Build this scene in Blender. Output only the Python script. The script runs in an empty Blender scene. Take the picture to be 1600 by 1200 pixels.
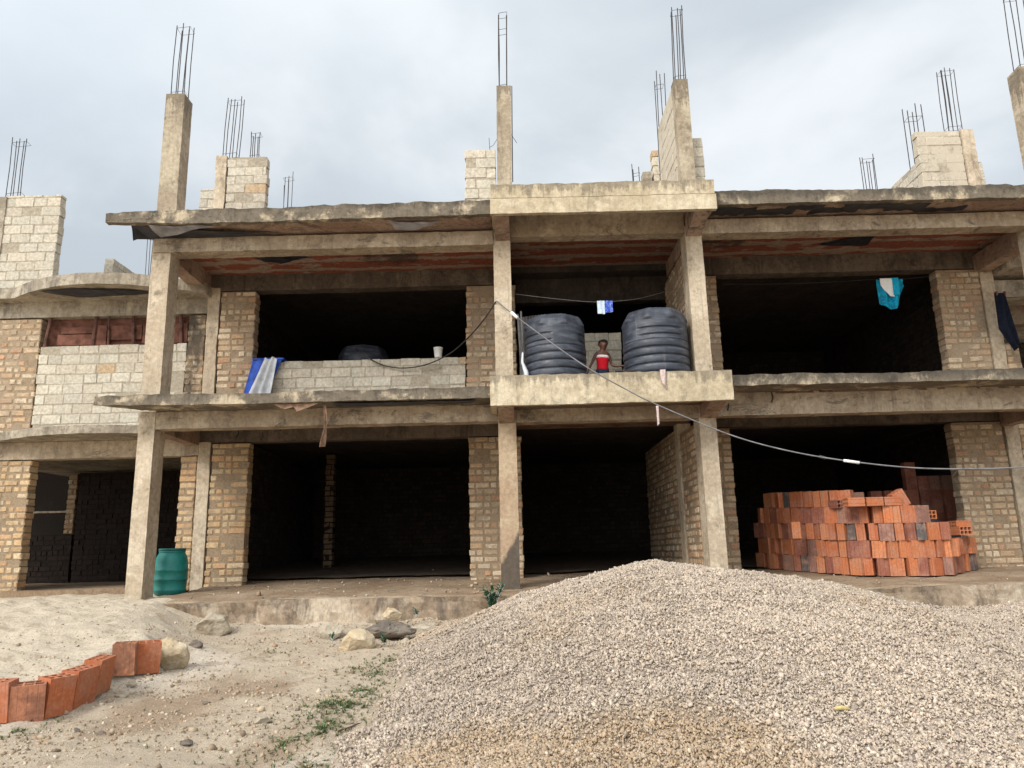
import bpy, bmesh, math, random
import numpy as np
from mathutils import Vector, Matrix, noise
random.seed(7); RNG = np.random.default_rng(7)
rad = math.radians
scene = bpy.context.scene
COL = scene.collection

# ------------------------------------------------------------------ camera
PITCH, ROLL, EYE, FPX = rad(12.4), rad(1.4), 0.46, 1200.0
cp, sp, cr, sr = math.cos(PITCH), math.sin(PITCH), math.cos(ROLL), math.sin(ROLL)
FWD = Vector((0, cp, sp)); U0 = Vector((0, -sp, cp)); X0 = Vector((1, 0, 0))
RGT = X0 * cr - U0 * sr; UPV = X0 * sr + U0 * cr
cam = bpy.data.cameras.new('camera'); cam.sensor_fit = 'HORIZONTAL'; cam.sensor_width = 36
cam.lens = FPX / 1600 * 36; cam.clip_end = 2000; cam.clip_start = 0.05
co = bpy.data.objects.new('camera', cam); COL.objects.link(co)
m = Matrix((RGT, UPV, -FWD)).transposed().to_4x4(); m.translation = (0, 0, EYE)
co.matrix_world = m; scene.camera = co

def ray(px, py): return FWD * FPX + RGT * (px - 800) + UPV * (600 - py)
def at(px, py, Y):
    """survey helper: the point of the photograph seen at px,py that stands Y metres away"""
    d = ray(px, py); t = Y / d.y
    return Vector((d.x * t, Y, EYE + d.z * t))
def atg(px, py, g):
    lo, hi = 1.0, 60.0; d = ray(px, py)
    for _ in range(50):
        Y = (lo + hi) / 2; t = Y / d.y
        if EYE + d.z * t > g(d.x * t, Y): lo = Y
        else: hi = Y
    return Vector((d.x * t, Y, EYE + d.z * t))

# ------------------------------------------------------------------ materials
class NT:
    def __init__(s, name, rough=0.9, spec=0.25):
        s.m = bpy.data.materials.new(name); s.m.use_nodes = True; s.t = s.m.node_tree
        s.b = s.t.nodes['Principled BSDF']; s.b.inputs['Roughness'].default_value = rough
        s.b.inputs['Specular IOR Level'].default_value = spec
        s._pos = None
    def n(s, typ, **kw):
        nd = s.t.nodes.new(typ)
        for k, v in kw.items(): setattr(nd, k, v)
        return nd
    def put(s, sock, v):
        if hasattr(v, 'is_linked'): s.t.links.new(v, sock)
        elif isinstance(v, (tuple, list)) and len(v) == 3 and len(sock.default_value) == 4: sock.default_value = (*v, 1)
        else: sock.default_value = v
    def pos(s):
        if s._pos is None: s._pos = s.n('ShaderNodeNewGeometry').outputs['Position']
        return s._pos
    def objpos(s): return s.n('ShaderNodeTexCoord').outputs['Object']
    def scale(s, vec, sc):
        nd = s.n('ShaderNodeVectorMath', operation='MULTIPLY'); s.put(nd.inputs[0], vec); nd.inputs[1].default_value = sc
        return nd.outputs[0]
    def addv(s, a, b):
        nd = s.n('ShaderNodeVectorMath', operation='ADD'); s.put(nd.inputs[0], a); s.put(nd.inputs[1], b); return nd.outputs[0]
    def noise(s, vec, sc, det=5, rough=0.6, dist=0.0):
        nd = s.n('ShaderNodeTexNoise'); s.put(nd.inputs['Vector'], vec)
        nd.inputs['Scale'].default_value = sc; nd.inputs['Detail'].default_value = det
        nd.inputs['Roughness'].default_value = rough; nd.inputs['Distortion'].default_value = dist
        return nd.outputs['Fac']
    def ramp(s, f, a, b, lo=0.0, hi=1.0):
        nd = s.n('ShaderNodeMapRange'); nd.interpolation_type = 'SMOOTHSTEP'
        s.put(nd.inputs['Value'], f)
        nd.inputs['From Min'].default_value = a; nd.inputs['From Max'].default_value = b
        nd.inputs['To Min'].default_value = lo; nd.inputs['To Max'].default_value = hi
        return nd.outputs['Result']
    def mix(s, f, a, b, mode='MIX'):
        nd = s.n('ShaderNodeMix', data_type='RGBA', blend_type=mode)
        s.put(nd.inputs['Factor'], f); s.put(nd.inputs['A'], a) if False else None
        s.put(nd.inputs[6], a); s.put(nd.inputs[7], b)
        return nd.outputs[2]
    def math(s, op, a, b=0.0):
        nd = s.n('ShaderNodeMath', operation=op); s.put(nd.inputs[0], a); s.put(nd.inputs[1], b); return nd.outputs[0]
    def bump(s, h, strength=0.5, dist=0.02):
        nd = s.n('ShaderNodeBump'); nd.inputs['Strength'].default_value = strength; nd.inputs['Distance'].default_value = dist
        s.put(nd.inputs['Height'], h); s.t.links.new(nd.outputs[0], s.b.inputs['Normal'])
    def color(s, c): s.put(s.b.inputs['Base Color'], c); return s.m
    def gray(s, f):   # float -> multiply-able colour
        nd = s.n('ShaderNodeCombineColor')
        for i in range(3): s.put(nd.inputs[i], f)
        return nd.outputs[0]

def concrete(name, base, light, dark, amt=0.6, streak=0.45, rough=0.92, lights=0.5, tops=(), reach=0.22, grime=0.8, black=0.0):
    """weathered concrete; tops = heights of exposed upper edges from which rain grime has run down"""
    t = NT(name, rough); p = t.pos()
    n1 = t.noise(p, 1.7, 8, 0.7, 0.3); n2 = t.noise(p, 16, 6, 0.7); n3 = t.noise(t.scale(p, (3.3, 3.3, 1.1)), 1.0, 8, 0.75, 0.9)
    n4 = t.noise(p, 3.3, 8, 0.75)
    c = t.mix(t.ramp(n1, lights - 0.05, lights + 0.07), base, light)
    f = t.math('MULTIPLY', t.ramp(n3, streak, streak + 0.2), amt)
    c = t.mix(f, c, dark)
    c = t.mix(t.math('MULTIPLY', t.ramp(n4, 0.56, 0.66), amt), c, dark)
    run = t.noise(t.scale(p, (11, 11, 0.7)), 1.0, 6, 0.7, 0.3)
    c = t.mix(t.math('MULTIPLY', t.math('MULTIPLY', t.ramp(run, 0.54, 0.68), t.ramp(n1, 0.40, 0.56)), 0.6 * amt), c, dark)
    sep = t.n('ShaderNodeSeparateXYZ'); t.put(sep.inputs[0], p)
    for zt in tops:
        d = t.math('SUBTRACT', zt, sep.outputs[2])
        lim = t.math('MULTIPLY', t.ramp(t.math('ADD', t.math('MULTIPLY', run, 0.6), t.math('MULTIPLY', n4, 0.5)), 0.42, 0.72), reach)
        m = t.math('MULTIPLY', t.ramp(t.math('SUBTRACT', lim, d), -0.03, 0.07), t.ramp(d, -0.12, -0.06))
        c = t.mix(t.math('MULTIPLY', m, grime), c, dark)
    if black:
        c = t.mix(t.math('MULTIPLY', t.ramp(t.noise(t.scale(p, (1.3, 1.3, 2.5)), 1.0, 8, 0.78, 0.8), 0.56, 0.62), black), c, (0.028, 0.025, 0.023))
    c = t.mix(1.0, c, t.gray(t.ramp(n2, 0.25, 0.75, 0.74, 1.17)), 'MULTIPLY')
    pit = t.ramp(t.noise(p, 42, 3, 0.5), 0.66, 0.74)
    c = t.mix(t.math('MULTIPLY', pit, 0.65), c, dark)
    board = t.math('PINGPONG', t.math('MULTIPLY', t.math('ADD', sep.outputs[0], sep.outputs[1]), 8.5), 0.5)
    c = t.mix(t.ramp(board, 0.03, 0.0, 0, 0.28), c, dark)
    t.bump(t.math('ADD', t.math('MULTIPLY', n2, 0.7), t.math('MULTIPLY', t.noise(p, 70, 4), 0.4)), 0.7, 0.02)
    return t.color(c)

def attr_masonry(name, mortar, smear=(0.52, 0.62), smear_amt=0.8, dark=(0.06, 0.05, 0.04), dark_amt=0.5, bscale=30, dthr=(0.55, 0.72)):
    t = NT(name, 0.93); p = t.pos()
    a = t.n('ShaderNodeAttribute', attribute_name='col').outputs['Color']
    n2 = t.noise(p, bscale, 6, 0.7); n1 = t.noise(p, 1.6, 6, 0.7); n3 = t.noise(p, 9, 5, 0.7)
    c = t.mix(1.0, a, t.gray(t.ramp(n2, 0.25, 0.75, 0.7, 1.25)), 'MULTIPLY')
    s = t.math('MULTIPLY', t.ramp(t.math('ADD', t.math('MULTIPLY', n1, 0.5), t.math('MULTIPLY', n3, 0.5)), *smear), smear_amt)
    c = t.mix(s, c, mortar)
    st = t.noise(t.scale(p, (2.0, 2.0, 1.1)), 1.0, 7, 0.72)
    c = t.mix(t.math('MULTIPLY', t.ramp(st, *dthr), dark_amt), c, dark)
    t.bump(t.math('ADD', n2, t.math('MULTIPLY', t.noise(p, 90, 4), 0.4)), 0.6, 0.012)
    return t.color(c)

def plain(name, c, rough=0.6, spec=0.3, var=0.2, sc=25, bump=0.0, bd=0.01):
    t = NT(name, rough, spec); p = t.objpos(); n = t.noise(p, sc, 5)
    out = t.mix(1.0, c, t.gray(t.ramp(n, 0.3, 0.7, 1 - var, 1 + var)), 'MULTIPLY')
    if bump: t.bump(n, bump, bd)
    return t.color(out)

M = {}
M['column'] = concrete('column_concrete', (0.46, 0.37, 0.265), (0.57, 0.475, 0.355), (0.19, 0.145, 0.10), 0.65, 0.51)
M['roofcolumn'] = concrete('weathered_column_concrete', (0.34, 0.275, 0.195), (0.46, 0.385, 0.28), (0.15, 0.12, 0.085), 0.6, 0.5, tops=(7.78,), reach=0.75, grime=0.7)
M['beam'] = concrete('beam_concrete', (0.36, 0.28, 0.195), (0.47, 0.38, 0.275), (0.17, 0.13, 0.095), 0.65, 0.48, black=0.5)
M['eave'] = concrete('weathered_eave_concrete', (0.165, 0.135, 0.10), (0.50, 0.41, 0.285), (0.062, 0.053, 0.043), 0.7, 0.50, lights=0.55, tops=(2.74, 2.82, 5.52, 5.61), reach=0.09, grime=0.6, black=0.3)
M['cream'] = concrete('cream_band_concrete', (0.47, 0.385, 0.26), (0.58, 0.49, 0.35), (0.21, 0.175, 0.125), 0.6, 0.50, tops=(2.84, 5.69), reach=0.26, grime=0.75)
M['wingeave'] = concrete('grey_eave_concrete', (0.29, 0.245, 0.185), (0.42, 0.36, 0.275), (0.13, 0.11, 0.085), 0.7, 0.46, black=0.2)
M['plinth'] = concrete('plinth_concrete', (0.32, 0.24, 0.165), (0.47, 0.385, 0.285), (0.13, 0.10, 0.075), 0.9, 0.45, lights=0.54)
M['brick'] = attr_masonry('clay_brick_masonry', (0.32, 0.24, 0.16), (0.50, 0.60), 0.75, (0.13, 0.095, 0.065), 0.5)
M['brick_smear'] = attr_masonry('mortar_smeared_brick', (0.34, 0.26, 0.18), (0.47, 0.56), 0.82, (0.15, 0.115, 0.08), 0.5)
M['block_smear'] = attr_masonry('plaster_smeared_block', (0.50, 0.44, 0.34), (0.40, 0.52), 0.92, (0.24, 0.2, 0.15), 0.45, 22)
M['brick_moss'] = attr_masonry('mouldy_brick_masonry', (0.24, 0.19, 0.13), (0.46, 0.58), 0.85, (0.06, 0.05, 0.04), 0.85, 30, (0.42, 0.58))
M['block'] = attr_masonry('concrete_block_masonry', (0.48, 0.43, 0.34), (0.55, 0.68), 0.6, (0.22, 0.19, 0.15), 0.45, 22)
M['darkbrick'] = attr_masonry('shade_darkened_brick', (0.045, 0.034, 0.026), (0.5, 0.62), 0.7, (0.025, 0.02, 0.018), 0.8)  # interior brick, its near-black colour stands in for room shade

def soffit(name, red, grey, dark, lo):
    t = NT(name, 0.9); p = t.pos()
    sep = t.n('ShaderNodeSeparateXYZ'); t.put(sep.inputs[0], p)
    w = t.math('ADD', t.math('MULTIPLY', sep.outputs[1], 1 / 0.42), t.math('MULTIPLY', t.noise(t.scale(p, (1.2, 3, 1)), 2.2, 5, 0.65), 0.75))
    fr = t.math('PINGPONG', w, 0.5)
    seg = t.noise(t.scale(p, (2.2, 3.0, 1)), 1.0, 3)
    f = t.math('MULTIPLY', t.ramp(fr, 0.14, 0.2), t.ramp(seg, lo, lo + 0.1))
    c = t.mix(f, grey, red)
    c = t.mix(t.ramp(t.noise(p, 0.9, 6, 0.65), 0.58, 0.68, 0, 0.8), c, dark)
    n2 = t.noise(p, 18, 5, 0.7)
    c = t.mix(1.0, c, t.gray(t.ramp(n2, 0.25, 0.75, 0.7, 1.2)), 'MULTIPLY')
    t.bump(t.math('ADD', n2, t.math('MULTIPLY', f, -0.8)), 0.7, 0.03)
    return t.color(c)
M['soffit'] = soffit('hollow_pot_ceiling', (0.27, 0.085, 0.052), (0.34, 0.245, 0.18), (0.055, 0.04, 0.032), 0.34)
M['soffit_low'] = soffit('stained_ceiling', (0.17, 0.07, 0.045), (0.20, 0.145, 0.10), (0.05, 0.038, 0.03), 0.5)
M['dark_lintel'] = concrete('dark_lintel_concrete', (0.115, 0.088, 0.066), (0.17, 0.13, 0.098), (0.045, 0.036, 0.03), 0.7, 0.48)  # darker concrete tone for the lintels on the pier line
M['soffit_eave'] = concrete('brown_eave_underside', (0.30, 0.20, 0.145), (0.40, 0.29, 0.215), (0.085, 0.065, 0.055), 0.75, 0.5, black=0.55)

def dirt(name):
    t = NT(name, 0.97); p = t.pos()
    n = t.noise(p, 1.1, 7, 0.68); n2 = t.noise(p, 9, 7, 0.75); n3 = t.noise(p, 38, 5, 0.7)
    c = t.mix(t.ramp(n, 0.4, 0.62), (0.27, 0.185, 0.115), (0.37, 0.275, 0.185))
    c = t.mix(t.ramp(n2, 0.52, 0.68, 0, 0.7), c, (0.15, 0.10, 0.065))
    c = t.mix(1.0, c, t.gray(t.ramp(n3, 0.25, 0.75, 0.75, 1.2)), 'MULTIPLY')
    t.bump(t.math('ADD', n2, t.math('MULTIPLY', n3, 0.6)), 0.7, 0.04)
    return t.color(c)
M['dirt'] = dirt('trodden_dirt_floor')

def ground_mat():
    t = NT('bare_ground', 0.97); p = t.pos()
    a = t.n('ShaderNodeAttribute', attribute_name='col').outputs['Color']
    n2 = t.noise(p, 7, 8, 0.78); n3 = t.noise(p, 42, 6, 0.75); n4 = t.noise(p, 2.4, 7, 0.7, 0.5)
    c = t.mix(t.ramp(n4, 0.55, 0.66, 0, 0.5), a, (0.29, 0.195, 0.12))
    c = t.mix(t.ramp(n2, 0.55, 0.68, 0, 0.5), c, (0.24, 0.175, 0.115))
    c = t.mix(t.ramp(n2, 0.42, 0.28, 0, 0.5), c, (0.58, 0.49, 0.37))
    c = t.mix(t.ramp(n3, 0.62, 0.72, 0, 0.6), c, (0.13, 0.09, 0.06))
    c = t.mix(1.0, c, t.gray(t.ramp(n3, 0.2, 0.8, 0.78, 1.22)), 'MULTIPLY')
    t.bump(t.math('ADD', n2, t.math('MULTIPLY', n3, 0.5)), 0.9, 0.05)
    return t.color(c)
M['ground'] = ground_mat()

def attr_mat(name, rough=0.9, var=0.2, sc=60, bump=0.3):
    t = NT(name, rough); p = t.pos(); a = t.n('ShaderNodeAttribute', attribute_name='col').outputs['Color']
    n = t.noise(p, sc, 4)
    t.bump(n, bump, 0.006)
    return t.color(t.mix(1.0, a, t.gray(t.ramp(n, 0.25, 0.75, 1 - var, 1 + var)), 'MULTIPLY'))
M['stone'] = attr_mat('crushed_stone', 0.9, 0.2, 120)
M['leaf'] = attr_mat('leaf', 0.6, 0.25, 50, 0.0)

def hollow_mat(groove=0.2):
    t = NT('hollow_clay_block', 0.85); p = t.objpos()
    oi = t.n('ShaderNodeObjectInfo'); rnd = t.n('ShaderNodeCombineXYZ')
    t.put(rnd.inputs[0], t.math('MULTIPLY', oi.outputs['Random'], 40.0)); t.put(rnd.inputs[2], t.math('MULTIPLY', oi.outputs['Random'], 17.0))
    q = t.addv(p, rnd.outputs[0])
    n1 = t.noise(q, 4.5, 5, 0.65); n2 = t.noise(q, 40, 5, 0.7); n3 = t.noise(t.scale(q, (30, 30, 1.5)), 1, 3)
    c = t.mix(t.ramp(n1, 0.4, 0.62, 0, 0.4), oi.outputs['Color'], (0.42, 0.24, 0.17))
    c = t.mix(t.math('MULTIPLY', t.ramp(n1, 0.62, 0.48), oi.outputs['Alpha']), c, (0.075, 0.07, 0.068))
    c = t.mix(1.0, c, t.gray(t.ramp(n2, 0.25, 0.75, 0.78, 1.18)), 'MULTIPLY')
    c = t.mix(t.ramp(n2, 0.6, 0.75, 0, 0.35), c, (0.45, 0.36, 0.27))
    sx_ = t.n('ShaderNodeSeparateXYZ'); t.put(sx_.inputs[0], p)
    gr_ = t.ramp(t.math('PINGPONG', t.math('MULTIPLY', t.math('ADD', sx_.outputs[0], sx_.outputs[1]), 16.0), 0.5), 0.0, 0.09)
    c = t.mix(1.0, c, t.gray(t.math('ADD', t.math('MULTIPLY', gr_, groove), 1 - groove)), 'MULTIPLY')
    t.bump(t.math('ADD', t.math('ADD', t.math('MULTIPLY', n2, 0.4), n3), t.math('MULTIPLY', gr_, groove * 5)), 0.6, 0.006)
    return t.color(c)
M['hollow'] = hollow_mat()

def tank_mat():
    t = NT('black_polythene', 0.42, 0.45); p = t.objpos(); g = t.n('ShaderNodeNewGeometry')
    n = t.noise(t.scale(p, (2, 2, 9)), 1.5, 6, 0.7); n2 = t.noise(p, 30, 4)
    c = t.mix(t.ramp(n, 0.42, 0.7), (0.030, 0.035, 0.048), (0.085, 0.092, 0.114))
    c = t.mix(t.ramp(t.noise(t.scale(p, (14, 14, 0.8)), 1, 5, 0.7), 0.58, 0.70, 0, 0.3), c, (0.20, 0.185, 0.17))
    t.put(t.b.inputs['Roughness'], t.ramp(n2, 0.2, 0.8, 0.36, 0.6))
    t.bump(n2, 0.12, 0.01)
    return t.color(c)
M['tank'] = tank_mat()
M['drum'] = plain('teal_plastic', (0.012, 0.175, 0.15), 0.45, 0.4, 0.18, 6)
M['drum_lid'] = plain('dark_teal_plastic', (0.008, 0.11, 0.10), 0.5, 0.4, 0.2, 6)
M['steel'] = plain('rusty_steel', (0.045, 0.036, 0.034), 0.75, 0.3, 0.4, 20)
M['plastic'] = plain('black_polythene_sheet', (0.022, 0.023, 0.030), 0.45, 0.4, 0.5, 5, 0.4, 0.05)
M['graysheet'] = plain('grey_polythene_sheet', (0.24, 0.235, 0.25), 0.5, 0.4, 0.35, 5, 0.4, 0.05)
M['paper'] = plain('torn_brown_paper', (0.24, 0.15, 0.10), 0.8, 0.2, 0.4, 9)
M['white'] = plain('white_plastic', (0.80, 0.79, 0.76), 0.5, 0.3, 0.05)
M['cable'] = plain('grey_cable', (0.15, 0.145, 0.15), 0.5, 0.4, 0.3, 8)
M['blackcable'] = plain('dark_cable', (0.035, 0.03, 0.03), 0.55, 0.3, 0.3, 8)
M['wire'] = plain('thin_line', (0.20, 0.17, 0.15), 0.7)
M['wood'] = plain('weathered_board', (0.15, 0.065, 0.045), 0.85, 0.2, 0.45, 6, 0.4)
M['wood_post'] = plain('weathered_post', (0.12, 0.062, 0.048), 0.85, 0.2, 0.4, 9, 0.4)
M['sheet_iron'] = plain('galvanised_sheet', (0.17, 0.165, 0.165), 0.5, 0.5, 0.3, 7)
M['pipe'] = plain('grey_pipe', (0.42, 0.40, 0.38), 0.5, 0.4, 0.2)
M['skin'] = plain('dark_brown_skin', (0.105, 0.046, 0.028), 0.5, 0.4, 0.12, 20)
M['hair'] = plain('black_hair', (0.008, 0.007, 0.007), 0.9, 0.2)
M['eyewhite'] = plain('eye_white', (0.6, 0.57, 0.53), 0.3)
M['lips'] = plain('lips', (0.11, 0.035, 0.028), 0.5)
M['redcloth'] = plain('red_cotton', (0.50, 0.012, 0.022), 0.9, 0.1, 0.15, 30)
M['whitecloth'] = plain('white_cotton', (0.72, 0.62, 0.60), 0.9, 0.1, 0.08, 30)
M['denim'] = plain('dark_denim', (0.022, 0.032, 0.055), 0.9, 0.1, 0.3, 40)
M['navy'] = plain('navy_cloth', (0.010, 0.012, 0.022), 0.9, 0.1, 0.3, 14)
M['pink'] = plain('pale_pink_rag', (0.50, 0.39, 0.36), 0.9, 0.1, 0.2, 30)
M['blue'] = plain('blue_tarpaulin', (0.018, 0.075, 0.42), 0.5, 0.3, 0.35, 8)
M['tarpwhite'] = plain('white_tarpaulin', (0.55, 0.56, 0.58), 0.55, 0.3, 0.2, 8)
def patchcloth(name, cols, sc, thr):
    t = NT(name, 0.85, 0.1); p = t.objpos(); n = t.noise(p, sc, 3, 0.5); n2 = t.noise(p, sc * 3, 3)
    c = t.mix(t.ramp(n, thr, thr + 0.03), cols[0], cols[1])
    c = t.mix(t.ramp(n2, 0.55, 0.58, 0, 0.8), c, cols[2])
    return t.color(c)
M['turq'] = patchcloth('turquoise_print_cloth', [(0.008, 0.30, 0.48), (0.015, 0.20, 0.33), (0.02, 0.42, 0.62)], 9, 0.5)
M['bluecloth'] = patchcloth('blue_print_cloth', [(0.05, 0.09, 0.50), (0.10, 0.17, 0.62), (0.35, 0.45, 0.75)], 14, 0.5)
M['palecloth'] = plain('pale_blue_cloth', (0.58, 0.68, 0.78), 0.9, 0.1, 0.12, 20)
def rock_mat(name, a, b, d):
    t = NT(name, 0.93); p = t.objpos(); n = t.noise(p, 5, 7, 0.7); n2 = t.noise(p, 30, 6, 0.7)
    c = t.mix(t.ramp(n, 0.4, 0.6), a, b); c = t.mix(t.ramp(n2, 0.58, 0.7, 0, 0.6), c, d)
    t.bump(t.math('ADD', n, t.math('MULTIPLY', n2, 0.6)), 0.8, 0.03); return t.color(c)
M['rock_tan'] = rock_mat('tan_rock', (0.47, 0.365, 0.23), (0.54, 0.45, 0.32), (0.27, 0.19, 0.12))
M['rock_grey'] = rock_mat('grey_rock', (0.36, 0.30, 0.22), (0.46, 0.40, 0.31), (0.17, 0.14, 0.11))
M['rock_dark'] = rock_mat('dark_rubble', (0.13, 0.105, 0.085), (0.21, 0.175, 0.14), (0.05, 0.042, 0.036))

# ------------------------------------------------------------------ object helpers
def tag(o, label=None, cat=None, group=None, kind=None):
    if label: o['label'] = label
    if cat: o['category'] = cat
    if group: o['group'] = group
    if kind: o['kind'] = kind
    return o
def thing(name, loc, label, cat, group=None, rz=0.0):
    o = bpy.data.objects.new(name, None); o.empty_display_size = 0.1
    COL.objects.link(o); o.location = loc; o.rotation_euler[2] = rz
    return tag(o, label, cat, group)
def root_loc(o):
    v = Vector((0, 0, 0))
    while o is not None: v += o.location; o = o.parent
    return v
class MB:
    """collects geometry in world metres; build() links it as one mesh object"""
    def __init__(s): s.v = []; s.f = []; s.c = []
    def add(s, vs, fs, col=None):
        b = len(s.v); s.v += [tuple(v) for v in vs]; s.f += [tuple(i + b for i in f) for f in fs]
        s.c += [col or (0.5, 0.5, 0.5)] * len(vs)
    def box(s, x0, x1, y0, y1, z0, z1, col=None, j=0.0):
        vs = [(x, y, z) for z in (z0, z1) for y in (y0, y1) for x in (x0, x1)]
        if j: vs = [tuple(a + random.uniform(-j, j) for a in v) for v in vs]
        s.add(vs, [(0, 2, 3, 1), (4, 5, 7, 6), (0, 1, 5, 4), (2, 6, 7, 3), (0, 4, 6, 2), (1, 3, 7, 5)], col)
    def hexa(s, bot, top, col=None):
        s.add(list(bot) + list(top), [(3, 2, 1, 0), (4, 5, 6, 7), (0, 1, 5, 4), (1, 2, 6, 5), (2, 3, 7, 6), (3, 0, 4, 7)], col)
    def rbox(s, x0, x1, y0, y1, z0, z1, seg=0.09, amp=0.006, fr=5.0, warp=None, col=None, maxn=90):
        lo = (x0, y0, z0); hi = (x1, y1, z1)
        n = [max(1, min(maxn, int(round((hi[i] - lo[i]) / seg)))) for i in range(3)]
        idx = {}; vs = []; fs = []
        def vid(i, j, k):
            if (i, j, k) not in idx:
                p = Vector((lo[0] + (hi[0] - lo[0]) * i / n[0], lo[1] + (hi[1] - lo[1]) * j / n[1], lo[2] + (hi[2] - lo[2]) * k / n[2]))
                if warp: p = Vector(warp(p))
                q = p + noise.noise_vector(p * fr) * amp + noise.noise_vector(p * fr * 3.7) * amp * 0.55 + noise.noise_vector(p * 0.8) * amp * 0.8
                idx[(i, j, k)] = len(vs); vs.append(q)
            return idx[(i, j, k)]
        for a, b, c in ((0, 1, 2), (1, 2, 0), (2, 0, 1)):
            for side in (0, 1):
                for u in range(n[a]):
                    for w in range(n[b]):
                        def pt(uu, ww):
                            t = [0, 0, 0]; t[a] = uu; t[b] = ww; t[c] = n[c] * side; return vid(*t)
                        q = [pt(u, w), pt(u + 1, w), pt(u + 1, w + 1), pt(u, w + 1)]
                        fs.append(q if side else q[::-1])
        s.add(vs, fs, col)
    def tube(s, pts, r, n=6, caps=True, col=None):
        pts = [Vector(p) for p in pts]; rings = []; base = len(s.v)
        rr = r if isinstance(r, (list, tuple)) else [r] * len(pts)
        prev = None
        for i, p in enumerate(pts):
            d = (pts[min(i + 1, len(pts) - 1)] - pts[max(i - 1, 0)]).normalized()
            a = prev if prev is not None else (Vector((0, 0, 1)) if abs(d.z) < 0.9 else Vector((1, 0, 0)))
            a = (a - d * a.dot(d)).normalized(); b = d.cross(a); prev = a
            rings.append([p + (a * math.cos(t) + b * math.sin(t)) * rr[i] for t in [2 * math.pi * k / n for k in range(n)]])
        fs = []
        for i in range(len(pts) - 1):
            for k in range(n):
                fs.append((i * n + k, i * n + (k + 1) % n, (i + 1) * n + (k + 1) % n, (i + 1) * n + k))
        if caps: fs.append(tuple(range(n))[::-1]); fs.append(tuple((len(pts) - 1) * n + k for k in range(n)))
        s.add([v for R in rings for v in R], fs, col)
    def build(s, name, mat, parent=None, smooth=False):
        o = mesh_obj(name, np.array(s.v, dtype=np.float64), s.f, mat, parent, s.c)
        if smooth:
            for p in o.data.polygons: p.use_smooth = True
        return o
def mesh_obj(name, v, f, mat, parent=None, cols=None):
    me = bpy.data.meshes.new(name)
    off = root_loc(parent) if parent else Vector((0, 0, 0))
    v = np.asarray(v) - np.array(off)
    me.from_pydata(v.tolist(), [], f)
    if cols is not None:
        at_ = me.attributes.new('col', 'FLOAT_COLOR', 'POINT')
        c = np.ones((len(v), 4), dtype=np.float32); c[:, :3] = np.asarray(cols, dtype=np.float32)
        at_.data.foreach_set('color', c.ravel())
    me.materials.append(mat); me.update()
    o = bpy.data.objects.new(name, me); COL.objects.link(o)
    if parent: o.parent = parent
    return o
def move_origin(o, loc):
    loc = Vector(loc); o.data.transform(Matrix.Translation(-loc)); o.location = loc; return o
def solid(o, t=0.004):
    md = o.modifiers.new('thickness', 'SOLIDIFY'); md.thickness = t; md.offset = 0; return o

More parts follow.
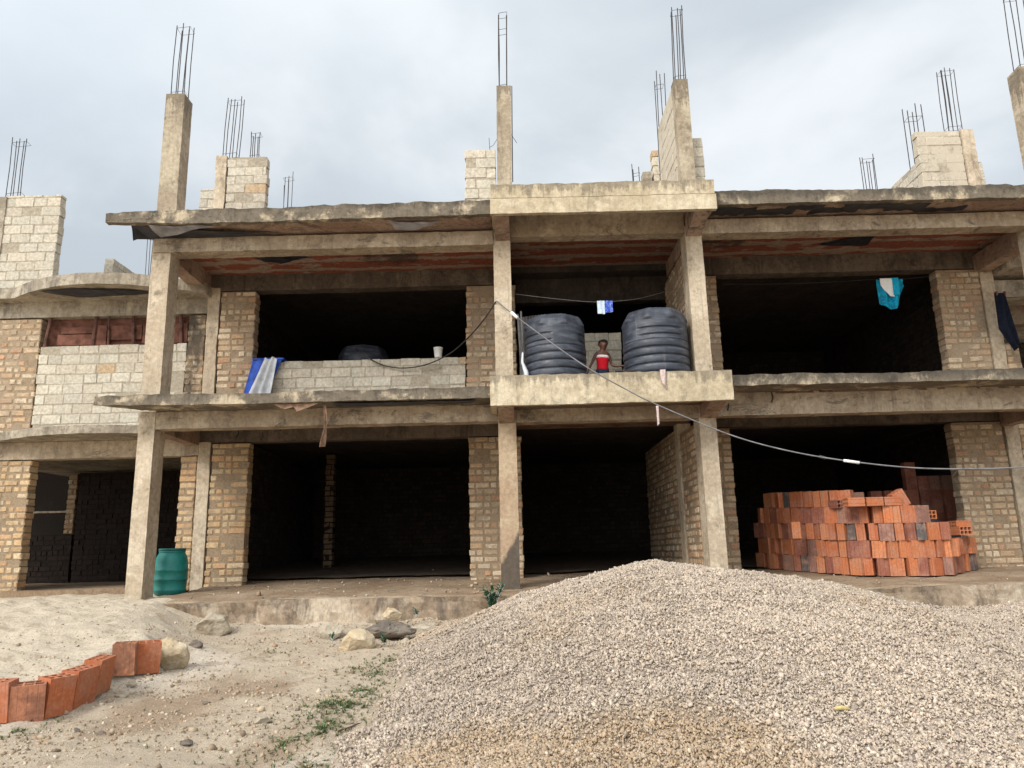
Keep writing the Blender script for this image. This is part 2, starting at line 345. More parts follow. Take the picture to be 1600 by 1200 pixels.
# ------------------------------------------------------------------ masonry
def vcol(c, v=0.15):
    k = random.uniform(1 - v, 1 + v); w = random.uniform(0.985, 1.015); return (c[0] * k * w, c[1] * k, c[2] * k / w)
BRICK_COLS = [(0.50, 0.37, 0.24), (0.54, 0.41, 0.275), (0.47, 0.335, 0.215), (0.50, 0.335, 0.20), (0.58, 0.465, 0.33), (0.46, 0.275, 0.165)]
BLOCK_COLS = [(0.50, 0.445, 0.355), (0.52, 0.465, 0.37), (0.475, 0.425, 0.34), (0.51, 0.455, 0.365), (0.535, 0.485, 0.39)]
def masonry(name, parent, x0, x1, y0, y1, z0, z1, kind='brick', along='x', mat=None, ragged=0.012, label=None, top=None, cols=None):
    """laid brick by brick through the full thickness; along = direction the courses run"""
    mb = MB()
    if kind == 'brick': ch, mo, L = 0.108, 0.022, (0.120, 0.235); cols = cols or BRICK_COLS; mort = (0.29, 0.215, 0.14) if mat is not M['darkbrick'] else (0.022, 0.017, 0.014)
    else: ch, mo, L = 0.172, 0.013, (0.33, 0.33); cols = cols or BLOCK_COLS; mort = (0.36, 0.31, 0.235)
    u0, u1, w0, w1 = (x0, x1, y0, y1) if along == 'x' else (y0, y1, x0, x1)
    def bx(a0, a1, b0, b1, c0, c1, col, j):
        if along == 'x': mb.box(a0, a1, b0, b1, c0, c1, col, j)
        else: mb.box(b0, b1, a0, a1, c0, c1, col, j)
    def laid(a0, a1, b0, b1, c0, c1, col, jj):
        ins = 0.013 if kind == 'brick' else 0.008; dp = 0.014 if kind == 'brick' else 0.007
        vs = []
        for bb, q_ in ((b0, ins), (b0 + dp, 0), (b1 - dp, 0), (b1, ins)):
            for aa, cc in ((a0 + q_, c0 + q_), (a1 - q_, c0 + q_), (a1 - q_, c1 - q_), (a0 + q_, c1 - q_)):
                aa += random.uniform(-jj, jj); cc += random.uniform(-jj, jj)
                vs.append((aa, bb, cc) if along == 'x' else (bb, aa, cc))
        fs = [(0, 1, 2, 3), (15, 14, 13, 12)] + [(4 * l + k, 4 * l + 4 + k, 4 * l + 4 + (k + 1) % 4, 4 * l + (k + 1) % 4) for l in range(3) for k in range(4)]
        if along != 'x': fs = [f[::-1] for f in fs]
        mb.add(vs, fs, col)
    rec = 0.006 if kind == 'brick' else 0.004
    bx(u0 + 0.02, u1 - 0.02, w0 + rec, w1 - rec, z0, z1 - 0.02, mort, 0)
    z = z0; r = 0
    while z < z1 - 0.04:
        h = min(ch, z1 - z)
        u = u0 + random.uniform(-ragged, ragged)
        if kind == 'block' and r % 2: first = 0.165
        else: first = None
        while u < u1 - 0.03:
            if first: l = first; first = None
            elif kind == 'brick': l = L[0] if (random.random() < (0.8 if r % 2 == 0 else 0.3)) else L[1]
            else: l = L[0] if random.random() < 0.85 else L[0] * 0.7
            l *= random.uniform(0.96, 1.04); e = u + l
            if e > u1 - 0.07: e = u1 + random.uniform(-ragged, ragged)
            pr = random.uniform(-0.008, 0.011) if kind == 'brick' else random.uniform(-0.005, 0.007)
            wob = 0.010 * noise.noise(Vector((u * 1.3, z * 2.1, x0 + y0))) if 0 < r and z + ch < z1 - 0.06 else 0.0
            zt = z + h - mo
            if top is not None and zt > top((u + e) / 2): u = e; continue
            c = vcol(random.choice(cols), 0.12 if kind == 'brick' else 0.06)
            if kind == 'block' and random.random() < 0.015: c = (0.48, 0.35, 0.22)
            (bx if mat is M['darkbrick'] else laid)(u + mo / 2, e - mo / 2, w0 - pr, w1 + pr, z + wob + random.uniform(-0.004, 0.004), zt + wob + random.uniform(-0.006, 0.006), c, 0.005)
            u = e
        z += ch; r += 1
    o = mb.build(name, mat or M[kind], parent)
    if label: o['label'] = label
    return o

# ------------------------------------------------------------------ the building
B = thing('unfinished_building', (1.3, 11.0, 0.0), 'unfinished two storey building of bare concrete columns, brick piers and dark open bays', 'building')
FY, PY = 11.0, 12.6                    # column line, pier line
LB = {}
def part(name, mat, fn, parent=B, label=None, smooth=False):
    mb = MB(); fn(mb); o = mb.build(name, mat, parent, smooth)
    if label: o['label'] = label
    return o
def rb(name, mat, *a, parent=B, label=None, **k): return part(name, mat, lambda q: q.rbox(*a, **k), parent, label)

def floor_z(Y): return -0.04 + 0.055 * (Y - 11.0)
# --- columns of the front line, storey by storey
def col(x, w, z0, z1, d=0.35, lean=0.0, name='column', y=FY):
    return rb(name, M['roofcolumn' if name == 'roof_column' else 'column'], x, x + w, y, y + d, z0, z1, seg=0.07, amp=0.0035, warp=lambda p: (p.x + lean * (p.z - z0), p.y, p.z))
for x, w in ((-5.44, 0.235), (-0.215, 0.26), (2.70, 0.245), (7.98, 0.25)):
    o = col(x, w, -0.25, 2.60)
    if x == -0.215: STC = o
def stained():
    t = NT('soot_marked_column', 0.92); p = t.pos(); sp_ = t.n('ShaderNodeSeparateXYZ'); t.put(sp_.inputs[0], p)
    n1 = t.noise(p, 1.3, 6); n2 = t.noise(p, 16, 6, 0.7)
    c = t.mix(t.ramp(n1, 0.4, 0.6), (0.40, 0.285, 0.185), (0.50, 0.385, 0.26))
    edge = t.math('SUBTRACT', t.math('ADD', t.math('MULTIPLY', t.math('ADD', sp_.outputs[0], 0.215), 1.7), t.math('ADD', 0.15, t.math('MULTIPLY', n2, 0.3))), sp_.outputs[2])
    c = t.mix(t.ramp(edge, -0.06, 0.05, 0, 0.85), c, (0.055, 0.048, 0.042))
    c = t.mix(1.0, c, t.gray(t.ramp(n2, 0.25, 0.75, 0.72, 1.18)), 'MULTIPLY'); t.bump(n2, 0.5, 0.02); return t.color(c)
STC.data.materials[0] = stained(); STC['label'] = 'middle column with a dark soot mark at its foot'
col(-5.445, 0.28, 2.72, 5.28, 0.33); col(-0.235, 0.26, 2.60, 5.30); col(2.705, 0.25, 2.60, 5.30); col(8.0, 0.26, 2.72, 5.4)
C1T = col(-5.43, 0.30, 5.45, 7.78, 0.3, 0.0, 'roof_column')
C2T = col(-0.16, 0.23, 5.50, 7.78, 0.24, 0.012, 'roof_column')
C3T = col(2.71, 0.225, 5.50, 7.82, 0.2, 0.0, 'roof_column')
C4T = col(8.26, 0.30, 5.55, 7.90, 0.3, 0.0, 'roof_column')

# --- rebar bundles: every rod its own sub-part
def rods(parent, x, y, z, n, w, d, h, lean=0.03, r=0.0075, stirrups=(0.05, 0.92)):
    pts = []
    nx = (n + 1) // 2
    for k in range(n):
        ix = k % nx; iy = k // nx
        px = x + (ix / max(1, nx - 1) - 0.5) * w if nx > 1 else x
        py = y + (iy - 0.5) * d
        hh = h * random.uniform(0.93, 1.02); l = lean + random.uniform(-0.012, 0.012); ly = random.uniform(-0.012, 0.012)
        bend = random.uniform(-0.012, 0.012)
        part('rebar', M['steel'], lambda q: q.tube([(px, py, z - 0.05), (px + l * hh * 0.5 + bend, py + ly * hh * 0.5, z + hh * 0.5), (px + l * hh, py + ly * hh, z + hh)], r, 5), parent)
    for s in stirrups:
        zz = z + h * s; dx = lean * h * s; a, b = w / 2 + 0.005, d / 2 + 0.005
        part('stirrup', M['steel'], lambda q: q.tube([(x + dx - a, y - b, zz), (x + dx + a, y - b, zz + 0.02), (x + dx + a, y + b, zz + 0.01), (x + dx - a, y + b, zz - 0.01), (x + dx - a, y - b, zz)], r * 0.5, 4), parent)
rods(C1T, -5.28, 11.15, 7.78, 6, 0.21, 0.16, 1.36, 0.015)
rods(C2T, -0.03, 11.12, 7.78, 4, 0.12, 0.12, 1.42, 0.02, 0.009, (0.03, 0.75, 0.97))
rods(C3T, 2.83, 11.1, 7.82, 6, 0.17, 0.13, 1.40, 0.03, 0.008)
rods(C4T, 8.44, 11.15, 7.90, 4, 0.2, 0.16, 1.5, 0.03, 0.008)
part('rebar', M['steel'], lambda q: q.tube([(0.09, 11.2, 6.2), (0.1, 11.22, 7.0), (0.115, 11.2, 7.9)], 0.008, 5), C2T)

# --- floor and roof slabs, beams
def ragged(amp_f, amp_t, y_front, ztop):
    def w(p):
        x, y, z = p
        if y < y_front + 0.001: y += amp_f * 0.5 * noise.noise(Vector((x * 1.3, 3.3, z * 2))) + amp_f * 0.5 * noise.noise(Vector((x * 7, 9.3, z * 5)))
        if z > ztop - 0.001: z += 0.6 * amp_t * noise.noise(Vector((x * 1.1, y * 1.5, 5.5))) + amp_t * 0.6 * noise.noise(Vector((x * 8, y * 4, 1.5)))
        return (x, y, z)
    return w
def curl(p):     # the overhanging left corner thins out and lifts
    x, y, z = ragged(0.03, 0.02, 10.5, 2.74)(p)
    t = max(0.0, min(1.0, (-4.9 - x) / 0.95)); x += 0.46 * t * (y - 10.5) / 0.48
    return (x, y, z + (0.04 * t if z < 2.65 else 0.0) - 0.01 * t)
rb('floor_slab', M['eave'], -5.86, -0.26, 10.5, 10.98, 2.585, 2.74, seg=0.06, amp=0.010, warp=curl, label='dark weathered slab edge over the left ground floor bay')
rb('floor_slab', M['soffit_low'], -5.2, -0.1, 11.0, 12.84, 2.59, 2.73, seg=0.3, amp=0.006)
rb('floor_slab', M['soffit_low'], -0.05, 2.90, 10.36, 12.9, 2.50, 2.60, seg=0.25, amp=0.006)
rb('floor_slab', M['soffit_low'], 2.95, 8.3, 11.0, 12.84, 2.64, 2.76, seg=0.3, amp=0.006)
rb('floor_slab', M['eave'], 3.0, 9.6, 10.5, 10.98, 2.665, 2.815, seg=0.06, amp=0.010, warp=ragged(0.03, 0.02, 10.5, 2.81), maxn=130)
def roofcurl(p):
    x, y, z = ragged(0.035, 0.03, 10.5, 5.50)(p)
    t = max(0.0, min(1.0, (-4.7 - x) / 1.2)); s = (x + 5.9) / 5.6
    return (x, y, z + 0.05 * s + (0.06 * t if z < 5.35 else -0.03 * t))
rb('roof_slab', M['eave'], -5.93, -0.25, 10.5, 10.60, 5.29, 5.515, seg=0.06, amp=0.012, warp=roofcurl, label='dark weathered left roof edge with a pointed corner')
rb('roof_slab', M['soffit_eave'], -5.86, -0.25, 10.6, 11.2, 5.325, 5.48, seg=0.1, amp=0.008, warp=lambda p: (p.x + 0.44 * max(0, min(1, (-5.0 - p.x) / 0.86)) * (p.y - 10.5) / 0.5, p.y, p.z + (0.1 * max(0, min(1, (-5.0 - p.x) / 0.9)) if p.z < 5.4 else 0)))
rb('roof_slab', M['soffit'], -5.42, -0.2, 11.2, 12.84, 5.285, 5.46, seg=0.35, amp=0.01)
rb('roof_slab', M['soffit'], -0.2, 2.95, 11.07, 12.9, 5.42, 5.6, seg=0.35, amp=0.01)
rb('roof_slab', M['soffit'], 2.95, 9.6, 11.2, 12.84, 5.40, 5.55, seg=0.35, amp=0.01)
rb('roof_slab', M['soffit_eave'], 3.0, 9.6, 10.6, 11.2, 5.43, 5.55, seg=0.1, amp=0.008)
rb('roof_slab', M['eave'], 3.0, 9.6, 10.5, 10.6, 5.40, 5.605, seg=0.06, amp=0.012, warp=ragged(0.03, 0.028, 10.5, 5.60), maxn=130, label='weathered right roof edge with black stains beneath')
bm_ = dict(seg=0.07, amp=0.007)
rb('beam', M['beam'], -5.20, -0.22, 11.0, 11.25, 2.335, 2.585, **bm_)
rb('beam', M['beam'], 0.05, 2.70, 11.0, 11.25, 2.31, 2.50, **bm_)
rb('beam', M['beam'], 2.95, 9.6, 11.0, 11.25, 2.33, 2.665, **bm_, maxn=130)
rb('beam', M['beam'], -5.42, -0.24, 10.97, 11.25, 5.055, 5.28, **bm_)
rb('beam', M['beam'], 0.03, 2.71, 11.02, 11.25, 5.19, 5.575, **bm_)
rb('beam', M['beam'], 2.96, 9.6, 10.98, 11.25, 5.155, 5.385, **bm_, maxn=130)
for x in (-5.42, 8.05):       # beams running back from the corner columns
    rb('beam', M['soffit_eave'], x, x + 0.24, 11.25, 12.6, 5.0, 5.30, **bm_)
    rb('beam', M['soffit_eave'], x + 0.02, x + 0.22, 11.35, 12.6, 2.32, 2.60, **bm_)
for x in (-0.2, 2.72):
    rb('beam', M['soffit_eave'], x, x + 0.22, 11.35, 12.6, 5.05, 5.30, **bm_)
# lintel beams on the pier line
rb('lintel', M['dark_lintel'], -5.2, -0.1, 12.6, 12.84, 2.36, 2.59, **bm_)
rb('lintel', M['dark_lintel'], 3.0, 8.3, 12.6, 12.84, 2.41, 2.65, **bm_)
rb('lintel', M['dark_lintel'], -5.2, -0.1, 12.6, 12.84, 5.0, 5.29, **bm_)
rb('lintel', M['dark_lintel'], 3.0, 8.3, 12.6, 12.84, 5.08, 5.41, **bm_)

# --- balcony and its canopy over the middle bay
def bal(q):
    q.rbox(-0.30, 3.02, 10.28, 10.36, 2.425, 2.84, seg=0.06, amp=0.007, warp=ragged(0.0, 0.02, 10.2, 2.83))
    q.rbox(2.93, 3.02, 10.365, 10.98, 2.43, 2.83, seg=0.08, amp=0.007)
    q.rbox(-0.30, -0.22, 10.365, 10.98, 2.43, 2.83, seg=0.08, amp=0.007)
part('balcony', M['cream'], bal, label='cream concrete balcony parapet in front of the two water tanks')
def can(q):
    q.rbox(-0.25, 3.02, 10.28, 10.36, 5.235, 5.468, seg=0.06, amp=0.006)
    q.rbox(-0.25, 3.005, 10.29, 10.37, 5.48, 5.69, seg=0.06, amp=0.008, warp=ragged(0.0, 0.02, 10.2, 5.68))
    q.rbox(2.90, 3.0, 10.375, 10.98, 5.30, 5.68, seg=0.08, amp=0.006)
    q.rbox(-0.24, -0.15, 10.375, 10.98, 5.30, 5.68, seg=0.08, amp=0.006)
    q.rbox(-0.14, 2.89, 10.375, 11.0, 5.53, 5.60, seg=0.12, amp=0.006)
part('canopy', M['cream'], can, label='cream concrete fascia raised over the middle bay')
for x in (-0.20, 2.72):
    rb('bracket', M['soffit_eave'], x, x + 0.22, 10.38, 11.0, 5.12, 5.52, seg=0.08, amp=0.005, warp=lambda p: (p.x, p.y, p.z if p.z > 5.3 else p.z + 0.12 * (11.0 - p.y) / 0.62))
    rb('bracket', M['soffit_eave'], x, x + 0.22, 10.38, 11.0, 2.30, 2.495, seg=0.08, amp=0.005, warp=lambda p: (p.x, p.y, p.z if p.z > 2.4 else p.z + 0.12 * (11.0 - p.y) / 0.62))

# --- brick piers on the pier line, lower and upper storey
def pier(x0, x1, z0, z1, y0=PY, t=0.23, mat=None, **k): return masonry('brick_pier', B, x0, x1, y0, y0 + t, z0, z1, 'brick', mat=mat, **k)
WARM = [(0.51, 0.36, 0.205), (0.54, 0.39, 0.23), (0.48, 0.325, 0.18), (0.50, 0.315, 0.175), (0.56, 0.43, 0.275)]
pier(-4.99, -4.36, 0.0, 2.36, cols=WARM); pier(-4.99, -4.375, 2.74, 5.0, mat=M['brick_smear'])
pier(-0.75, 0.13, 0.0, 2.36); pier(-0.765, 0.10, 2.74, 5.0, mat=M['brick_smear'])
pier(2.95, 3.60, 0.0, 2.41); pier(2.96, 3.58, 2.77, 5.08, mat=M['brick_smear'])
pier(7.24, 8.10, 0.0, 2.41, mat=M['brick_smear']); pier(7.36, 8.12, 2.77, 5.08, mat=M['brick_smear'])
masonry('brick_pier', B, -5.50, -5.215, PY + 0.01, PY + 0.23, 0.0, 2.16, 'brick', cols=WARM)
masonry('brick_pier', B, -5.53, -5.215, PY + 0.01, PY + 0.23, 2.60, 4.60, 'brick', mat=M['brick_moss'])
for x, w in ((-5.20, 0.2), (8.12, 0.22)):
    rb('column', M['column'], x, x + w, PY - 0.02, PY + 0.25, -0.1, 2.37, seg=0.08, amp=0.01)
    rb('column', M['column'], x, x + w, PY - 0.02, PY + 0.25, 2.72, 5.05, seg=0.08, amp=0.01)
# side wall of the middle bay, running back from the column
masonry('brick_wall', B, 2.74, 2.94, 11.36, 12.58, 0.0, 2.32, 'brick', along='y')
masonry('brick_wall', B, 2.74, 2.94, 11.36, 12.9, 2.62, 5.05, 'brick', along='y', mat=M['brick_smear'])
rb('column', M['column'], 2.72, 2.94, 12.6, 12.9, -0.1, 2.49, seg=0.08, amp=0.008)
masonry('brick_wall', B, 2.74, 2.94, 12.92, 16.0, 0.0, 2.45, 'brick', along='y')
# low block wall across the left upper bay, block wall behind the tanks
masonry('block_wall', B, -4.36, -0.77, PY + 0.02, PY + 0.19, 2.74, 3.735, 'block', label='low pale block wall across the upper left bay')
masonry('block_wall', B, 0.75, 1.89, 12.7, 12.86, 2.60, 4.12, 'block', label='pale block wall behind the boy')

# --- dark rooms behind
dk = [(0.040, 0.028, 0.022), (0.048, 0.034, 0.026), (0.032, 0.024, 0.02)]  # room brick colours lowered to paint in the indoor shade
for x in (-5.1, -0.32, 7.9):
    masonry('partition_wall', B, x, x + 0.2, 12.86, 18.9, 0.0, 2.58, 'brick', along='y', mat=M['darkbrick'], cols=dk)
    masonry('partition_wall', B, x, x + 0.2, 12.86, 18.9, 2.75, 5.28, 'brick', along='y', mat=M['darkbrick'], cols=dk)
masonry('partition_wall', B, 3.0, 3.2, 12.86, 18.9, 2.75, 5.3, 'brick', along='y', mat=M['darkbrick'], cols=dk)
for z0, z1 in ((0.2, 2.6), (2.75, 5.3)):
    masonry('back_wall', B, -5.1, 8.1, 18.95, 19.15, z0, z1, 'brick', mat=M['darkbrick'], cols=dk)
rb('back_wall', M['darkbrick'], -13.2, 12.0, 19.2, 19.4, -0.3, 5.5, seg=0.6, amp=0.003, col=(0.035, 0.026, 0.02))  # extra dark wall added behind the rooms to shut out the bright gap
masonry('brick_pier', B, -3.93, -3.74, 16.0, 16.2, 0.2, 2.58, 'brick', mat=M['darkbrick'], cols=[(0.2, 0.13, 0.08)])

M['blackened'] = concrete('shade_darkened_ceiling', (0.06, 0.048, 0.04), (0.085, 0.066, 0.052), (0.02, 0.017, 0.015), 0.7, 0.5)  # room slab colour blackened to stand in for indoor shade
rb('floor_slab', M['blackened'], -5.2, 8.3, 12.91, 19.2, 2.60, 2.75, seg=0.4, amp=0.01, label='shade-darkened slab over the dark ground floor rooms')
rb('roof_slab', M['blackened'], -5.8, 9.6, 12.91, 19.2, 5.31, 5.45, seg=0.4, amp=0.01, label='shade-darkened slab over the dark upper rooms')
rb('lintel', M['blackened'], 0.1, 2.95, 13.2, 13.4, 4.85, 5.3, **bm_)
# --- ground floor with its plinth
def floor(q):
    q.rbox(-4.95, 9.6, 10.32, 19.2, -0.7, -0.05, seg=0.09, amp=0.02, fr=4.0, maxn=150,
           warp=lambda p: (p.x, p.y + (0.09 * noise.noise(Vector((p.x * 1.3, 2.2, p.z * 2))) + 0.04 * noise.noise(Vector((p.x * 5, 7.2, p.z * 6))) if p.y < 10.4 else 0) - (0.22 * max(0, min(1, (p.x - 2.5) / 2.5)) if p.y < 10.4 else 0),
                           p.z + ((max(-0.03, 0.055 * (p.y - 10.9)) + 0.02 * noise.noise(Vector((p.x * 0.9, p.y * 1.1, 0)))) if p.z > -0.06 else 0)))
part('plinth', M['plinth'], floor, label='stained concrete plinth under the front columns')
def dirtfloor(q):
    n = 70; k = 46; vs = []; fs = []
    for j in range(k + 1):
        for i in range(n + 1):
            x = -4.9 + 14.5 * i / n; y = 10.40 - (0.22 * max(0, min(1, (x - 2.5) / 2.5))) * (1 - j / k) ** 3 + (19.0 - 10.40) * (j / k) ** 1.3
            vs.append((x, y, -0.05 - 0.05 * (j == 0) + max(-0.03, 0.055 * (y - 10.9)) + 0.02 * noise.noise(Vector((x * 0.9, y * 1.1, 0))) + 0.012 + 0.018 * noise.noise(Vector((x * 4, y * 4, 3)))))
    for j in range(k):
        for i in range(n): a = j * (n + 1) + i; fs.append((a, a + 1, a + n + 2, a + n + 1))
    q.add(vs, fs)
part('dirt_floor', M['dirt'], dirtfloor)
M['shaded'] = plain('shade_dark_earth', (0.075, 0.052, 0.036), 0.95, 0.2, 0.35, 6, 0.5, 0.04)  # rear floor colour darkened to paint in the shade of the rooms
def rearfloor(q):
    n = 60; vs = []; fs = []
    for j in range(21):
        for i in range(n + 1):
            x = -5.2 + 13.3 * i / n; y = 13.25 + 0.25 * noise.noise(Vector((x * 1.2, 0, 4))) * (j == 0) + 5.7 * j / 20
            vs.append((x, y, -0.05 + 0.055 * (y - 10.9) + 0.02 * noise.noise(Vector((x * 0.9, y * 1.1, 0))) + 0.05 + 0.012 * noise.noise(Vector((x * 3, y * 3, 8)))))
    for j in range(20):
        for i in range(n): a = j * (n + 1) + i; fs.append((a, a + 1, a + n + 2, a + n + 1))
    q.add(vs, fs)
part('dirt_floor', M['shaded'], rearfloor, label='earth floor coloured dark as shade deep in the ground floor rooms')

# --- left wing with bulging eaves
masonry('brick_wall', B, -13.0, -7.96, PY + 0.02, PY + 0.24, -0.1, 2.16, 'brick', cols=WARM)  # both wing walls run on left out of view to block side light
masonry('brick_wall', B, -13.0, -8.04, PY + 0.02, PY + 0.24, 2.57, 4.6, 'brick', mat=M['brick_smear'], label='mortar smeared brick wall of the left wing')
masonry('block_wall', B, -8.04, -5.53, PY + 0.03, PY + 0.2, 2.57, 4.10, 'block', label='block infill under the boarded window of the left wing')
rb('lintel', M['beam'], -10.5, -5.21, PY, PY + 0.24, 2.155, 2.44, **bm_)
rb('lintel', M['wingeave'], -10.5, -5.21, PY, PY + 0.24, 4.605, 4.92, **bm_)
def bulge(z0, z1, x0, x1, sag, ex):
    def f(q):
        def w(p):
            s = 0.0
            if p.y < PY - 0.2:
                t = (p.x - (x0 + x1) / 2) / ((x1 - x0) / 2)
                s = sag * max(0.0, 1 - t * t) if abs(t) < 1 else 0.0
            return (p.x, p.y - s, p.z)
        q.rbox(-10.5, x1, PY - 0.25, PY - 0.004, z0, z1, seg=0.07, amp=0.007, warp=w, maxn=110)
        q.rbox(-10.5, x1 - 0.02, PY, 20.1, z0 + 0.015, z1 - 0.006, seg=0.4, amp=0.006)  # run on towards the back to shut sky light off the rear wall
    return f
part('floor_slab', M['wingeave'], bulge(2.445, 2.575, -8.30, -5.21, 0.50, 0), label='thin bulging slab edge above the left wing opening')
part('roof_slab', M['wingeave'], bulge(4.875, 5.065, -8.40, -5.15, 0.60, 0), label='bulging curved roof edge of the left wing')
BW = rb('boarded_window', M['wood'], -8.04, -5.54, PY + 0.16, PY + 0.2, 4.10, 4.60, seg=0.2, amp=0.004)
for k, (a, b, z0, z1) in enumerate([(-7.75, -6.95, 4.33, 4.44), (-7.80, -6.9, 4.12, 4.31), (-6.9, -6.35, 4.2, 4.45), (-6.33, -5.95, 4.12, 4.45), (-6.0, -5.56, 4.12, 4.46), (-7.2, -6.95, 4.1, 4.46)]):
    rb('board', M['wood'], a, b, PY + 0.10 - 0.006 * k, PY + 0.13 - 0.006 * k, z0, z1, seg=0.15, amp=0.006, parent=BW)
for px0, px1 in ((140, 157), (290, 299), (338, 338), (416, 414), (566, 562)):
    a = at(px0 / 2, 537, PY + 0.05); b = at(px1 / 2 + 1, 497, PY + 0.05)
    part('post', M['wood_post'], lambda q: q.tube([(a.x, PY + 0.06, 4.08), (b.x, PY + 0.06, 4.61)], 0.032 if px0 != 338 else 0.018, 7), BW)
# wing room
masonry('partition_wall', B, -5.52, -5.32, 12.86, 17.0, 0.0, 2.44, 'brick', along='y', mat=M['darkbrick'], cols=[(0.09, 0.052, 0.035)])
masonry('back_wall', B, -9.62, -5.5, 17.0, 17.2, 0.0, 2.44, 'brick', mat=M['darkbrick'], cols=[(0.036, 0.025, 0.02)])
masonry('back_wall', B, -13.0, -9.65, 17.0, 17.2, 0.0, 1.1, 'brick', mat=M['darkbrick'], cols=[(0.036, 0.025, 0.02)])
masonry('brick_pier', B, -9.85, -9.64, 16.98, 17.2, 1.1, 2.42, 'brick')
masonry('back_wall', B, -16.0, -8.0, 20.5, 20.7, -0.2, 4.5, 'brick', mat=M['darkbrick'], cols=[(0.03, 0.034, 0.028)])  # wall seen through the window, its tone lowered to stand for shade
rb('window_bar', M['column'], -12.5, -9.85, 17.05, 17.10, 1.56, 1.60, seg=0.3, amp=0.003)
rb('roof_slab', M['blackened'], -16.0, -10.55, 12.7, 20.4, 4.9, 5.05, seg=0.6, amp=0.01)  # unseen slab added to keep sky light out behind the wing
rb('wing_floor', M['dirt'], -10.5, -5.3, 12.3, 17.1, -0.4, 0.06, seg=0.3, amp=0.015)
# right wing, just in the frame
masonry('brick_wall', B, 8.36, 11.6, PY + 0.02, PY + 0.24, 0.0, 2.4, 'brick')
masonry('brick_wall', B, 8.36, 8.62, PY + 0.02, PY + 0.24, 2.75, 3.75, 'brick')
rb('lintel', M['wingeave'], 8.35, 12.0, PY, PY + 0.24, 4.55, 4.85, **bm_)
rb('lintel', M['soffit_low'], 8.35, 12.0, PY + 0.5, PY + 0.7, 4.2, 4.55, **bm_)
rb('roof_slab', M['wingeave'], 8.35, 12.0, 12.2, 19.0, 4.95, 5.2, seg=0.2, amp=0.01)
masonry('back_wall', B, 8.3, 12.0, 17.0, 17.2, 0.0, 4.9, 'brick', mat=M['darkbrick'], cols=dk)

# --- block walls and piers standing on the roof
RW = 'roof_wall'
P1 = masonry(RW, B, -8.93, -7.93, 12.6, 12.76, 5.12, 6.90, 'block', label='block pier on the left wing roof with bare rebar')
rb('roof_column', M['wingeave'], -9.08, -8.90, 12.58, 12.78, 5.12, 6.86, seg=0.08, amp=0.006)
rods(P1, -8.82, 12.68, 6.88, 5, 0.26, 0.12, 1.15, -0.005)
masonry(RW, B, -7.62, -7.45, 13.6, 16.0, 5.10, 6.08, 'block', along='y', label='low block wall running back over the left wing')
rods(B, -7.0, 14.2, 5.1, 5, 0.2, 0.14, 1.75, 0.0, 0.006)
P2 = masonry(RW, B, -5.02, -4.30, 12.62, 12.78, 5.46, 7.56, 'block', label='cracked block pier on the roof beside the left column')
P2c = rb('roof_column', M['column'], -5.22, -5.03, 12.60, 12.80, 5.46, 7.58, seg=0.07, amp=0.012)
rods(P2c, -5.0, 12.70, 7.56, 6, 0.24, 0.13, 1.22, 0.03)
rods(P2, -4.55, 12.70, 7.55, 5, 0.16, 0.12, 0.50, 0.0)
masonry(RW, B, -5.86, -5.25, 13.5, 13.66, 5.46, 7.40, 'block')
rods(B, -4.95, 16.0, 5.46, 5, 0.2, 0.14, 3.5, 0.0, 0.007, (0.97,))
masonry(RW, B, -0.66, -0.17, 11.06, 11.22, 5.52, 6.70, 'block', label='short block wall on the roof against the middle column')
part('loose_wire', M['steel'], lambda q: (q.tube([(-0.26, 11.1, 6.70), (-0.27, 11.1, 6.92)], 0.004, 4), q.tube([(-0.27, 11.1, 6.75), (-0.2, 11.08, 6.78), (-0.14, 11.06, 6.88)], 0.004, 4), q.tube([(0.08, 11.1, 6.98), (0.17, 11.1, 6.82)], 0.004, 4)))
masonry(RW, B, 2.71, 2.93, 11.21, 12.45, 5.55, 7.80, 'block', along='y', top=lambda u: 7.80 - max(0, u - 11.25) * 0.32, mat=M['block_smear'], label='tall block wall running back from the third column on the roof')
masonry(RW, B, 2.94, 3.16, 11.24, 11.40, 5.55, 6.93, 'block')
masonry(RW, B, 2.58, 2.70, 12.46, 12.66, 5.55, 7.40, 'block')
rb('roof_column', M['wingeave'], 2.40, 2.56, 12.46, 12.66, 5.55, 6.98, seg=0.09, amp=0.006)
rods(B, 2.88, 13.0, 5.55, 4, 0.14, 0.12, 3.75, 0.012, 0.008)
rods(B, 2.56, 14.0, 5.55, 3, 0.12, 0.1, 2.36, 0.0, 0.008)
P3 = masonry(RW, B, 7.40, 8.20, 12.62, 12.78, 5.55, 7.73, 'block', mat=M['block_smear'], label='pale block pier on the right roof')
P3c = rb('roof_column', M['column'], 8.21, 8.43, 12.60, 12.80, 5.55, 7.74, seg=0.07, amp=0.012)
masonry(RW, B, 8.44, 8.52, 12.62, 12.78, 5.55, 7.12, 'block')
masonry(RW, B, 7.42, 7.58, 12.80, 15.2, 5.55, 7.2, 'block', along='y', top=lambda u: 7.3 - (u - 12.8) * 0.12)
rods(P3c, 8.14, 12.70, 7.74, 7, 0.25, 0.13, 1.30, 0.02)
rods(B, 7.88, 13.5, 5.55, 5, 0.26, 0.16, 3.2, 0.01, 0.009)
rods(B, 8.20, 16.0, 5.55, 6, 0.24, 0.16, 3.52, 0.0, 0.009, (0.97,))
